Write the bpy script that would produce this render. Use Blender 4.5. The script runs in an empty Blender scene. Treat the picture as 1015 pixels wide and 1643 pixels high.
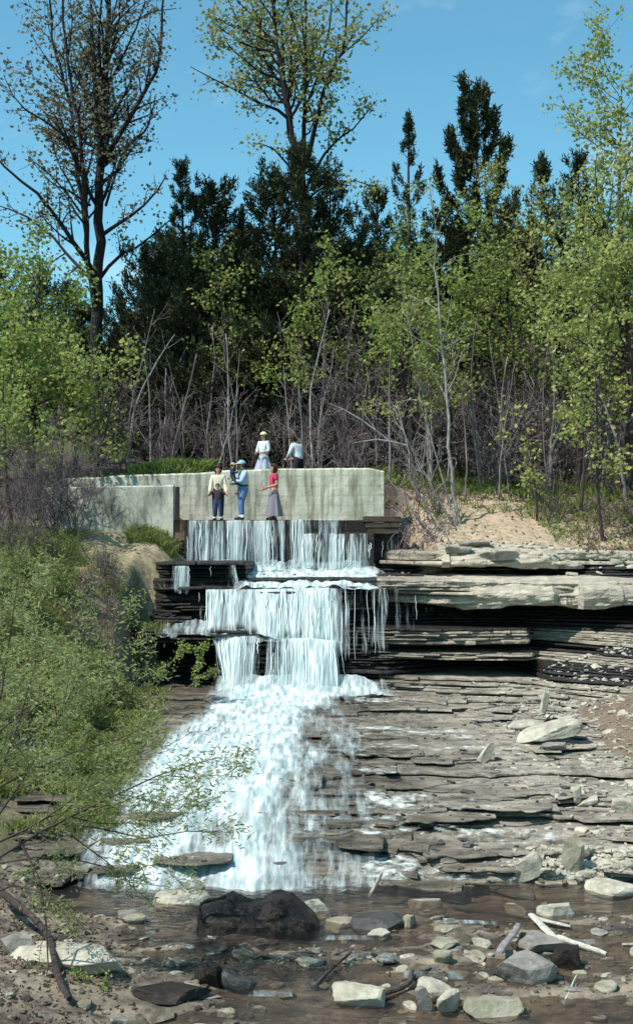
import bpy, bmesh, math, random
import numpy as np
from mathutils import Vector, Matrix
from mathutils.bvhtree import BVHTree

S = bpy.context.scene
COL = S.collection
PI = math.pi
R = math.radians

# ------------------------------------------------------------------ camera, sky, sun, exposure
EYE = 5.0          # camera height above the pool
F = 2000.0         # focal length in pixels of the 1015 x 1643 photograph
HX, HY = 507.5, 880.0
cam = bpy.data.cameras.new('camera')
cam.lens = 36.0 * F / 1643.0
cam.sensor_width = 36.0
cam.sensor_fit = 'AUTO'
cam.shift_y = (HY - 821.5) / 1643.0
cam.clip_end = 2000
cam.clip_start = 0.1
co = bpy.data.objects.new('camera', cam)
COL.objects.link(co)
co.location = (0, 0, EYE)
co.rotation_euler = (PI / 2, 0, 0)
S.camera = co

SUN = Vector((-0.50, -0.30, 0.80)).normalized()
W = bpy.data.worlds.new('World')
S.world = W
W.use_nodes = True
wn, wl = W.node_tree.nodes, W.node_tree.links
bg = wn['Background']
sky = wn.new('ShaderNodeTexSky')
sky.sky_type = 'NISHITA'
sky.sun_disc = False
sky.sun_elevation = math.asin(SUN.z)
sky.sun_rotation = math.atan2(SUN.x, SUN.y)
sky.air_density = 1.0
sky.dust_density = 0.3
sky.ozone_density = 1.2
tint = wn.new('ShaderNodeMix'); tint.data_type = 'RGBA'; tint.blend_type = 'MULTIPLY'
tint.inputs['Factor'].default_value = 1.0
tint.inputs['B'].default_value = (0.66, 1.14, 1.06, 1)
wl.new(sky.outputs['Color'], tint.inputs['A'])
# thin wisps of cloud low over the trees
tc = wn.new('ShaderNodeTexCoord')
mp = wn.new('ShaderNodeMapping'); mp.inputs['Scale'].default_value = (5, 5, 9)
nz = wn.new('ShaderNodeTexNoise'); nz.inputs['Scale'].default_value = 1.6; nz.inputs['Detail'].default_value = 5
rp = wn.new('ShaderNodeValToRGB')
rp.color_ramp.elements[0].position = 0.58; rp.color_ramp.elements[0].color = (0, 0, 0, 1)
rp.color_ramp.elements[1].position = 0.85; rp.color_ramp.elements[1].color = (.5, .5, .5, 1)
wl.new(tc.outputs['Generated'], mp.inputs['Vector']); wl.new(mp.outputs['Vector'], nz.inputs['Vector'])
wl.new(nz.outputs['Fac'], rp.inputs['Fac'])
cl = wn.new('ShaderNodeMix'); cl.data_type = 'RGBA'
cl.inputs['B'].default_value = (6, 7, 7.4, 1)
wl.new(rp.outputs['Color'], cl.inputs['Factor']); wl.new(tint.outputs['Result'], cl.inputs['A'])
wl.new(cl.outputs['Result'], bg.inputs['Color'])
bg.inputs['Strength'].default_value = 0.13

sl = bpy.data.lights.new('sun', 'SUN')
sl.energy = 4.6
sl.angle = R(0.5)
sl.color = (1.0, 0.97, 0.90)
so = bpy.data.objects.new('sun', sl)
COL.objects.link(so)
so.rotation_euler = SUN.to_track_quat('Z', 'Y').to_euler()
so.location = (-20, -10, 40)

S.view_settings.view_transform = 'Standard'
S.view_settings.look = 'None'
S.view_settings.exposure = 0.40
S.view_settings.gamma = 1.0
S.cycles.max_bounces = 8
S.cycles.transparent_max_bounces = 24
S.cycles.caustics_reflective = False
S.cycles.caustics_refractive = False
S.cycles.sample_clamp_indirect = 4.0

# ------------------------------------------------------------------ helpers
def P(x, y, Y):
    """world point seen at photo pixel (x, y) when it stands Y metres from the camera"""
    return Vector(((x - HX) * Y / F, Y, EYE + (HY - y) * Y / F))

def _hash(i, j, k, s):
    h = (i.astype(np.int64) * 374761393 + j.astype(np.int64) * 668265263 + k.astype(np.int64) * 1274126177 + s * 982451653) & 0xffffffff
    h = ((h ^ (h >> 13)) * 1274126177) & 0xffffffff
    h = ((h ^ (h >> 16)) * 2246822519) & 0xffffffff
    return ((h ^ (h >> 15)) & 0xffffff) / float(0xffffff)

def vn(x, y, z=0.0, s=0):
    x, y, z = np.broadcast_arrays(np.asarray(x, float), np.asarray(y, float), np.asarray(z, float))
    i, j, k = np.floor(x), np.floor(y), np.floor(z)
    u, v, w = x - i, y - j, z - k
    u, v, w = u*u*(3-2*u), v*v*(3-2*v), w*w*(3-2*w)
    r = 0
    for a in (0, 1):
        for b in (0, 1):
            for c in (0, 1):
                r = r + _hash(i+a, j+b, k+c, s) * (u if a else 1-u) * (v if b else 1-v) * (w if c else 1-w)
    return r * 2 - 1

def fbm(x, y, z=0.0, s=0, o=4):
    r, a, f = 0, 1.0, 1.0
    for n in range(o):
        r = r + a * vn(np.asarray(x)*f, np.asarray(y)*f, np.asarray(z)*f, s + n)
        a *= .5; f *= 2.03
    return r / 1.9

class MB:
    def __init__(self):
        self.v, self.f, self.n = [], [], 0
    def add(self, v, f):
        v = np.asarray(v, float).reshape(-1, 3)
        f = np.asarray(f, int)
        self.v.append(v); self.f.append(f + self.n); self.n += len(v)
    def tube(self, pts, rad, sides=5, cap=True):
        pts = np.array([tuple(p) for p in pts], float); n = len(pts)
        rad = np.asarray(rad, float)
        t = np.gradient(pts, axis=0); t /= np.linalg.norm(t, axis=1)[:, None] + 1e-9
        ref = np.array((1., 0, 0)) if abs(t[:, 2]).mean() > .7 else np.array((0, 0, 1.))
        a = np.cross(t, ref); a /= np.linalg.norm(a, axis=1)[:, None] + 1e-9
        b = np.cross(t, a)
        an = np.arange(sides) * 2 * PI / sides
        ring = pts[:, None] + rad[:, None, None] * (np.cos(an)[None, :, None]*a[:, None] + np.sin(an)[None, :, None]*b[:, None])
        i = np.arange(n - 1)[:, None] * sides; j = np.arange(sides)[None]; j2 = (j + 1) % sides
        q = np.stack([i + j, i + j2, i + sides + j2, i + sides + j], -1).reshape(-1, 4)
        self.add(ring.reshape(-1, 3), q)
        if cap and rad[-1] > .012:
            k = self.n - sides
            self.f.append(np.arange(k, k + sides)[None])
    def grid(self, V):
        """V: (rows, cols, 3)"""
        a, b = V.shape[:2]
        i = np.arange(a - 1)[:, None] * b; j = np.arange(b - 1)[None]
        q = np.stack([i + j, i + j + 1, i + b + j + 1, i + b + j], -1).reshape(-1, 4)
        self.add(V.reshape(-1, 3), q)
    def box(self, c, s, rz=0.0, taper=1.0, jit=0.0, rng=None):
        v = np.array([(x*(taper if z > 0 else 1), y*(taper if z > 0 else 1), z) for z in (-.5, .5) for y in (-.5, .5) for x in (-.5, .5)])
        v = v * np.array(s)
        if jit: v = v + np.array([[rng.uniform(-jit, jit) for _ in range(3)] for _ in range(8)])
        cs, sn = math.cos(rz), math.sin(rz)
        v = v @ np.array([[cs, sn, 0], [-sn, cs, 0], [0, 0, 1]]) + np.array(c)
        self.add(v, [(0, 2, 3, 1), (4, 5, 7, 6), (0, 1, 5, 4), (2, 6, 7, 3), (0, 4, 6, 2), (1, 3, 7, 5)])
    def arrays(self):
        return np.concatenate(self.v), self.f
    def mesh(self, name, mat=None, smooth=False, off=None):
        V = np.concatenate(self.v) if self.v else np.zeros((0, 3))
        if off is not None: V = V - np.array(tuple(off))
        me = bpy.data.meshes.new(name)
        me.vertices.add(len(V)); me.vertices.foreach_set('co', V.astype(np.float32).ravel())
        sizes = np.concatenate([np.full(len(f), f.shape[1]) for f in self.f])
        loops = np.concatenate([f.ravel() for f in self.f])
        me.loops.add(len(loops)); me.loops.foreach_set('vertex_index', loops.astype(np.int32))
        me.polygons.add(len(sizes))
        st = np.concatenate([[0], np.cumsum(sizes)[:-1]])
        me.polygons.foreach_set('loop_start', st.astype(np.int32))
        me.polygons.foreach_set('use_smooth', np.full(len(sizes), smooth))
        me.update(calc_edges=True); me.validate()
        if mat: me.materials.append(mat)
        return me
    def build(self, name, mat=None, parent=None, smooth=False, off=None):
        o = bpy.data.objects.new(name, self.mesh(name, mat, smooth, off))
        COL.objects.link(o)
        if parent: o.parent = parent
        return o

def tag(o, label=None, cat=None, group=None, kind=None):
    if label: o['label'] = label
    if cat: o['category'] = cat
    if group: o['group'] = group
    if kind: o['kind'] = kind
    return o

def thing(name, label, cat, loc=(0, 0, 0), rz=0.0, group=None, scale=1.0):
    o = bpy.data.objects.new(name, None); COL.objects.link(o)
    o.empty_display_size = .2
    o.location = loc; o.rotation_euler = (0, 0, rz)
    o.scale = (scale,)*3 if not hasattr(scale, '__len__') else scale
    return tag(o, label, cat, group)

def dup(root, loc, rz=0.0, scale=1.0, label=None, group=None):
    r = root.copy(); COL.objects.link(r)
    r.location = loc; r.rotation_euler = (0, 0, rz)
    r.scale = (scale,)*3 if not hasattr(scale, '__len__') else scale
    if label: r['label'] = label
    if group: r['group'] = group
    for ch in [c for c in root.children]:
        c = ch.copy(); COL.objects.link(c); c.parent = r
        for g in ch.children:
            d = g.copy(); COL.objects.link(d); d.parent = c
    return r

# ------------------------------------------------------------------ materials
def newmat(name):
    m = bpy.data.materials.new(name); m.use_nodes = True
    return m, m.node_tree.nodes, m.node_tree.links, m.node_tree.nodes['Principled BSDF']

def ramp(n, stops):
    r = n.new('ShaderNodeValToRGB')
    e = r.color_ramp.elements
    while len(e) < len(stops): e.new(.5)
    for k, (p, c) in enumerate(stops):
        e[k].position = p; e[k].color = (*c, 1)
    return r

def nmat(name, stops, scale=4.0, stretch=(1, 1, 1), rough=.9, bump=0.0, bscale=20.0, spec=.25, detail=6, attr=None, bstretch=None):
    m, n, l, b = newmat(name)
    t = n.new('ShaderNodeTexCoord'); mp = n.new('ShaderNodeMapping'); mp.inputs['Scale'].default_value = stretch
    l.new(t.outputs['Object'], mp.inputs['Vector'])
    z = n.new('ShaderNodeTexNoise'); z.inputs['Scale'].default_value = scale; z.inputs['Detail'].default_value = detail
    z.inputs['Roughness'].default_value = .65
    l.new(mp.outputs['Vector'], z.inputs['Vector'])
    r = ramp(n, stops); l.new(z.outputs['Fac'], r.inputs['Fac'])
    out = r.outputs['Color']
    if attr:
        a = n.new('ShaderNodeAttribute'); a.attribute_name = attr
        x = n.new('ShaderNodeMix'); x.data_type = 'RGBA'; x.blend_type = 'MULTIPLY'; x.inputs['Factor'].default_value = 1
        l.new(a.outputs['Color'], x.inputs['A']); l.new(out, x.inputs['B']); out = x.outputs['Result']
    l.new(out, b.inputs['Base Color'])
    b.inputs['Roughness'].default_value = rough
    b.inputs['Specular IOR Level'].default_value = spec
    if bump:
        mp2 = n.new('ShaderNodeMapping'); mp2.inputs['Scale'].default_value = bstretch or stretch
        l.new(t.outputs['Object'], mp2.inputs['Vector'])
        z2 = n.new('ShaderNodeTexNoise'); z2.inputs['Scale'].default_value = bscale; z2.inputs['Detail'].default_value = 8
        z2.inputs['Roughness'].default_value = .7
        l.new(mp2.outputs['Vector'], z2.inputs['Vector'])
        bp = n.new('ShaderNodeBump'); bp.inputs['Strength'].default_value = bump; bp.inputs['Distance'].default_value = .05
        l.new(z2.outputs['Fac'], bp.inputs['Height']); l.new(bp.outputs['Normal'], b.inputs['Normal'])
    return m

def leafmat(name, cols, trans=.35):
    m, n, l, b = newmat(name)
    g = n.new('ShaderNodeNewGeometry')
    r = ramp(n, [(k / max(1, len(cols) - 1), c) for k, c in enumerate(cols)])
    l.new(g.outputs['Random Per Island'], r.inputs['Fac'])
    d = n.new('ShaderNodeBsdfDiffuse'); t = n.new('ShaderNodeBsdfTranslucent'); x = n.new('ShaderNodeMixShader')
    l.new(r.outputs['Color'], d.inputs['Color']); l.new(r.outputs['Color'], t.inputs['Color'])
    x.inputs['Fac'].default_value = trans
    l.new(d.outputs['BSDF'], x.inputs[1]); l.new(t.outputs['BSDF'], x.inputs[2])
    l.new(x.outputs['Shader'], n['Material Output'].inputs['Surface'])
    n.remove(b)
    return m

def flat(name, c, rough=.85, var=.25, scale=25):
    lo = tuple(v * (1 - var) for v in c); hi = tuple(min(1, v * (1 + var)) for v in c)
    return nmat(name, [(.3, lo), (.7, hi)], scale=scale, rough=rough)

M = {}
M['ground'] = nmat('ground', [(.28, (.45, .43, .42)), (.5, (.95, .95, .95)), (.75, (1.5, 1.45, 1.3))], scale=7, rough=.95, bump=.7, bscale=14, attr='Col', detail=9)
M['pine_leaf'] = leafmat('pine_needles', [(.020, .026, .017), (.038, .047, .025), (.080, .088, .042), (.026, .034, .022)], .18)
M['pine_lit'] = leafmat('pine_needles_lit', [(.02, .035, .014), (.05, .065, .02), (.085, .095, .03), (.03, .05, .02)], .15)  # olive copy of the needles, sunlight put into the colour
M['bud'] = leafmat('young_leaf_brown', [(.13, .115, .07), (.22, .195, .11), (.17, .14, .11), (.26, .24, .13)], .35)
M['olive'] = leafmat('young_leaf_olive', [(.20, .205, .07), (.32, .315, .11), (.25, .26, .095), (.42, .40, .18)], .4)
M['bright'] = leafmat('young_leaf_bright', [(.19, .25, .06), (.29, .35, .10), (.23, .29, .08), (.40, .42, .17)], .4)
M['yellow'] = leafmat('young_leaf_yellow', [(.24, .27, .08), (.35, .38, .12), (.28, .32, .10), (.44, .45, .20)], .4)
M['mid'] = leafmat('leaf_mid_green', [(.13, .18, .045), (.21, .26, .065), (.30, .33, .11), (.16, .21, .06)], .4)
M['willow'] = leafmat('willow_leaf', [(.25, .29, .10), (.38, .42, .17), (.31, .35, .14), (.48, .49, .27)], .55)
M['weed'] = leafmat('weed_leaf', [(.14, .20, .05), (.22, .27, .08), (.29, .30, .11), (.32, .27, .14)], .35)
M['litter'] = leafmat('dead_leaf', [(.12, .075, .06), (.20, .14, .10), (.27, .21, .15), (.14, .09, .085)], .1)
M['grass'] = leafmat('grass_blade', [(.14, .20, .04), (.22, .27, .06), (.27, .28, .10), (.12, .17, .05)], .3)
M['bark'] = nmat('bark_dark', [(.3, (.025, .018, .018)), (.6, (.07, .05, .045)), (.8, (.13, .10, .09))], scale=6, stretch=(3, 3, .6), bump=.6, bscale=10)
M['bark_black'] = nmat('bark_blackish', [(.3, (.010, .008, .009)), (.6, (.026, .020, .022)), (.8, (.06, .05, .052))], scale=6, stretch=(3, 3, .6), bump=.6, bscale=10)
M['bark_grey'] = nmat('bark_grey', [(.3, (.13, .11, .11)), (.55, (.28, .25, .24)), (.8, (.48, .45, .42))], scale=5, stretch=(2, 2, .9), bump=.3, bscale=12)
M['bark_pale'] = nmat('bark_pale', [(.3, (.22, .19, .18)), (.55, (.42, .39, .36)), (.8, (.60, .56, .5))], scale=4, stretch=(2, 2, .9), bump=.3, bscale=12)
M['twig'] = nmat('twig_purple', [(.3, (.075, .05, .055)), (.55, (.14, .105, .11)), (.8, (.24, .19, .18))], scale=2)
M['twig_grey'] = nmat('twig_grey', [(.3, (.12, .09, .095)), (.55, (.22, .18, .18)), (.8, (.36, .30, .27))], scale=2)
M['twig_dark'] = nmat('twig_dark', [(.3, (.03, .022, .02)), (.7, (.09, .065, .055))], scale=3)

# ------------------------------------------------------------------ ground: one sheet to the horizon
GX = np.array([-400, -40, -12, -8, -6, -4.5, -3.6, -2, 0, 2, 3.2, 4.5, 6.5, 9, 14, 40, 400], float)
GR = [  # (Y, heights per column)
 (-30, [2, 1.5, 1, .6, .4, .2, 0, -.1, -.1, -.1, -.1, 0, .2, .5, 1, 2, 3]),
 (11,  [4, 3, 1.6, 1.2, .9, .5, .25, -.05, -.08, -.08, -.06, -.04, .25, .9, 1.6, 3, 4]),
 (14,  [4, 3, 1.6, 1.2, .9, .45, .22, -.03, -.06, -.06, -.05, -.03, .25, .9, 1.6, 3, 4]),
 (16.5,[4, 3, 1.8, 1.3, .8, .35, .05, -.06, -.08, -.07, -.06, -.03, .3, 1, 2, 4, 5]),
 (18.6,[5, 4, 2.3, 1.4, .75, .12, -.12, -.18, -.18, -.16, -.12, -.02, .5, 1.3, 2.5, 4.5, 6]),
 (21,  [6, 5, 2.7, 1.8, 1.1, .35, -.1, -.3, -.3, -.2, -.1, .1, .8, 1.8, 3.2, 5, 7]),
 (24,  [7, 6, 3.2, 2.3, 1.6, .9, .3, -.1, -.1, -.1, 0, .3, 1.1, 2.2, 3.8, 6, 8]),
 (27,  [8, 7, 4.0, 3.2, 2.45, 1.4, .8, .2, .2, .2, .3, .6, 1.5, 2.5, 4, 7, 9]),
 (30,  [9, 7, 4.8, 4.1, 3.45, 2.3, 1.1, .5, .5, .5, .7, 1.0, 1.7, 2.8, 4.4, 7, 9]),
 (32,  [9, 7, 5.2, 4.7, 4.25, 3.2, 2.0, .8, .8, .8, .9, 1.2, 1.6, 2.4, 4.6, 7, 9]),
 (33.2,[9, 7.2, 5.4, 5.0, 4.7, 4.1, 3.0, 1.2, 1, 1, 1.4, 1.8, 2.2, 2.6, 4.8, 7, 9]),
 (34.3,[9, 7.4, 5.6, 5.3, 5.15, 4.75, 3.9, 1.5, 1.5, 2.0, 4.75, 4.95, 4.98, 4.7, 5.2, 7.4, 9]),
 (35.4,[9, 7.5, 5.8, 5.55, 5.45, 5.3, 4.6, 1.8, 1.8, 3.0, 5.45, 5.5, 5.5, 5.3, 5.8, 7.6, 9]),
 (36.8,[9, 7.7, 6.0, 5.6, 5.5, 5.5, 5.0, 4.0, 4.0, 4.4, 6.0, 6.0, 5.9, 5.8, 6.4, 8, 9]),
 (38.2,[9, 8, 7.2, 7.1, 7.3, 7.42, 7.42, 7.0, 7.0, 7.0, 6.6, 6.4, 6.4, 6.5, 7.2, 8.4, 9]),
 (41,  [10, 8.6, 7.8, 7.5, 7.4, 7.4, 7.3, 7.4, 7.4, 7.4, 7.2, 7.0, 6.9, 7.1, 7.9, 9, 10]),
 (46,  [11, 9.5, 8.6, 8.2, 8.1, 8.1, 8.1, 8.1, 8.1, 8.1, 8.1, 8.0, 8.0, 8.1, 8.8, 10, 11]),
 (60,  [14, 12, 10.5, 10, 10, 10, 10, 10, 10, 10, 10, 10, 10, 10, 10.5, 12, 14]),
 (100, [22, 20, 17, 16, 16, 16, 16, 16, 16, 16, 16, 16, 16, 16, 17, 20, 22]),
 (600, [60]*17), (1500, [60]*17)]
GY = np.array([r[0] for r in GR], float)
GZ = np.array([r[1] for r in GR], float)
_c5 = np.array([np.interp(-5.0, GX, r) for r in GZ])
GX = np.insert(GX, 5, -5.0); GZ = np.insert(GZ, 5, _c5, axis=1)
for _y, _v in ((30, {-5.0: 2.5, -4.5: 1.0, -3.6: .5}), (32, {-5.0: 3.7, -4.5: 1.3, -3.6: .8}), (33.2, {-5.0: 4.3, -4.5: 2.6, -3.6: 1.6})):
    for _x, _z in _v.items(): GZ[list(GY).index(_y), list(GX).index(_x)] = _z
def ground_z(X, Y):
    X = np.asarray(X, float); Y = np.asarray(Y, float)
    i = np.clip(np.searchsorted(GX, X) - 1, 0, len(GX) - 2); j = np.clip(np.searchsorted(GY, Y) - 1, 0, len(GY) - 2)
    u = np.clip((X - GX[i]) / (GX[i+1] - GX[i]), 0, 1); v = np.clip((Y - GY[j]) / (GY[j+1] - GY[j]), 0, 1)
    u = u*u*(3-2*u)*.5 + u*.5
    z = (GZ[j, i]*(1-u) + GZ[j, i+1]*u)*(1-v) + (GZ[j+1, i]*(1-u) + GZ[j+1, i+1]*u)*v
    near = np.clip((60 - Y) / 20, 0, 1)
    bed = np.clip((19.5 - Y) / 1.0, 0, 1) * np.clip((5.2 - np.abs(X - .4)) / 1.2, 0, 1)
    z = z + near * (1 - bed) * (fbm(X*.9, Y*.9, s=3)*.16 + fbm(X*4, Y*4, s=9, o=3)*.05)
    z = z + bed*np.clip((17.6 - Y)/.8, 0, 1)*.040
    z = z + bed * (fbm(X*.55, Y*1.3, s=21)*.115 + fbm(X*3, Y*4.5, s=29, o=3)*.045 + fbm(X*10, Y*12, s=31, o=2)*.014)
    return z
def axis(segs):
    out = []
    for a, b, st in segs: out.append(np.arange(a, b, st))
    return np.concatenate(out + [[segs[-1][1]]])
xs = axis([(-400, -60, 40), (-60, -14, 2.0), (-14, -7, .25), (-7, 8, .075), (8, 14, .25), (14, 60, 2.0), (60, 400, 40)])
ys = axis([(-30, 8, 2.0), (8, 19.6, .065), (19.6, 46, .14), (46, 70, 1.0), (70, 140, 6), (140, 1500, 120)])
XX, YY = np.meshgrid(xs, ys)
ZZ = ground_z(XX, YY)
g = MB(); g.grid(np.stack([XX, YY, ZZ], -1))
ground = g.build('ground', M['ground'], smooth=True)
tag(ground, kind='structure')
# colours of what covers the ground (soil, litter, gravel, grass), plus shade on the near left bank
def mixc(a, b, t): return a*(1-t[..., None]) + np.array(b)*t[..., None]
PXx = HX + XX*F/np.maximum(YY, 1); PXy = HY - (ZZ - EYE)*F/np.maximum(YY, 1)
C = np.zeros(XX.shape + (3,)) + np.array((.085, .062, .058))            # leaf litter of the wood
grs = np.clip(fbm(XX*.5, YY*.5, s=51)*2.2 + .1, 0, 1)
C = mixc(C, (.11, .13, .04), grs*.7)
bank = np.clip((37.5 - YY)/1.5, 0, 1)
C = mixc(C, (.20, .16, .10), bank)
C = mixc(C, (.17, .125, .095), bank*np.clip((XX - 1.5)*2, 0, 1)*.8)
C = mixc(C, (.13, .14, .055), bank*np.clip((2.5 - XX)*2, 0, 1)*np.clip(fbm(XX*.8, YY*.8, s=57)*2.5 + np.clip((-5.2 - XX)/2, -1, 1)*.8, 0, 1))
# bare trodden soil: mound on the left, path on the right
mound = np.clip(1.25 - np.hypot((XX + 4.9)/1.5, (YY - 34.6)/1.9), 0, 1)
C = mixc(C, (.34, .27, .17), np.clip(mound*3, 0, 1)*np.clip(fbm(XX*1.6, YY*1.6, s=61)*1.6 + .75, 0, 1))
pth = np.full(XX.shape, 9.0)
PATHL = [(4.6, 44), (4.3, 41), (4.6, 39), (4.6, 37.2), (4.2, 36), (5.6, 35.6), (7.0, 35.2), (8.4, 34.4), (10, 34)]
for (x0, y0), (x1, y1) in zip(PATHL[:-1], PATHL[1:]):
    dx, dy = x1-x0, y1-y0
    t = np.clip(((XX-x0)*dx + (YY-y0)*dy)/(dx*dx+dy*dy), 0, 1)
    pth = np.minimum(pth, np.hypot(XX-x0-t*dx, YY-y0-t*dy))
C = mixc(C, (.38, .29, .20), np.clip((2.1 - pth + fbm(XX*1.5, YY*1.5, s=67)*.8)*1.5, 0, 1))
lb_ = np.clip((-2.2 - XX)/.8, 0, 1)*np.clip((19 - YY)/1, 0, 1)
C = mixc(C, (.085, .065, .05), lb_*np.clip(.75 + fbm(XX*2, YY*2, s=69), 0, 1))  # leaf litter brown, darkened further to stand for shade
# the stream bed
bedm = np.clip((19.6 - YY)/.8, 0, 1)*np.clip((5.4 - np.abs(XX-.3))/1.0, 0, 1)
n1 = np.clip(fbm(XX*1.3, YY*3, s=71)*1.6 + .5, 0, 1)
bc = mixc(np.zeros_like(C) + np.array((.135, .11, .085)), (.27, .225, .165), n1)
bc = mixc(bc, (.065, .052, .048), np.clip(fbm(XX*3.5, YY*6, s=73)*2, 0, 1))
C = C*(1-bedm[..., None]) + bc*bedm[..., None]
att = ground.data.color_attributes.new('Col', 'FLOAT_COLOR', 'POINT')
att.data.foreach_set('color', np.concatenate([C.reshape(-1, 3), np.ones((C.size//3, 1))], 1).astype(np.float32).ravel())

# ------------------------------------------------------------------ bedrock: thin shale beds, one above the other
def shale(name, dry0, dry1, wet0, wet1):
    m, n, l, b = newmat(name)
    t = n.new('ShaderNodeTexCoord')
    def noise(sc, st, det=7, ro=.65):
        mp = n.new('ShaderNodeMapping'); mp.inputs['Scale'].default_value = st
        l.new(t.outputs['Object'], mp.inputs['Vector'])
        z = n.new('ShaderNodeTexNoise'); z.inputs['Scale'].default_value = sc; z.inputs['Detail'].default_value = det
        z.inputs['Roughness'].default_value = ro
        l.new(mp.outputs['Vector'], z.inputs['Vector']); return z
    a = noise(2.2, (.8, 1.6, 7), 9, .72)
    rd = ramp(n, [(.30, dry0), (.52, tuple((p+q)/2 for p, q in zip(dry0, dry1))), (.70, dry1)]); l.new(a.outputs['Fac'], rd.inputs['Fac'])
    rw = ramp(n, [(.35, wet0), (.70, wet1)]); l.new(a.outputs['Fac'], rw.inputs['Fac'])
    sp = n.new('ShaderNodeSeparateXYZ'); l.new(t.outputs['Object'], sp.inputs['Vector'])
    mr = n.new('ShaderNodeMapRange'); mr.inputs['From Min'].default_value = 1.2; mr.inputs['From Max'].default_value = 3.8
    l.new(sp.outputs['X'], mr.inputs['Value'])
    p = noise(.7, (1, 1, 2.5), 5)
    ad = n.new('ShaderNodeMath'); ad.operation = 'MULTIPLY_ADD'; ad.inputs[1].default_value = 2.4; ad.inputs[2].default_value = -1.2
    l.new(p.outputs['Fac'], ad.inputs[0])
    su = n.new('ShaderNodeMath'); su.operation = 'ADD'; su.use_clamp = True
    l.new(ad.outputs[0], su.inputs[0]); l.new(mr.outputs['Result'], su.inputs[1])
    x = n.new('ShaderNodeMix'); x.data_type = 'RGBA'
    l.new(su.outputs[0], x.inputs['Factor']); l.new(rw.outputs['Color'], x.inputs['A']); l.new(rd.outputs['Color'], x.inputs['B'])
    l.new(x.outputs['Result'], b.inputs['Base Color'])
    rr = n.new('ShaderNodeMapRange'); rr.inputs['To Min'].default_value = .32; rr.inputs['To Max'].default_value = .8
    l.new(su.outputs[0], rr.inputs['Value']); l.new(rr.outputs['Result'], b.inputs['Roughness'])
    b.inputs['Specular IOR Level'].default_value = .35
    z2 = noise(9, (1, 1.3, 3), 9, .72)
    bp = n.new('ShaderNodeBump'); bp.inputs['Strength'].default_value = .8; bp.inputs['Distance'].default_value = .06
    l.new(z2.outputs['Fac'], bp.inputs['Height']); l.new(bp.outputs['Normal'], b.inputs['Normal'])
    return m
M['shale'] = shale('shale', (.070, .056, .045), (.54, .47, .365), (.018, .014, .012), (.24, .20, .145))
M['slab'] = shale('pale_slab', (.20, .165, .125), (.66, .58, .455), (.07, .06, .05), (.34, .29, .23))
M['dark'] = nmat('wet_and_shade_dark_shale', [(.3, (.010, .009, .009)), (.6, (.030, .025, .024)), (.85, (.075, .062, .055))], scale=3, stretch=(1, 1, 5), rough=.45, bump=.8, bscale=8, spec=.3)  # near black for wet rock, and for shade in the recesses

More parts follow.
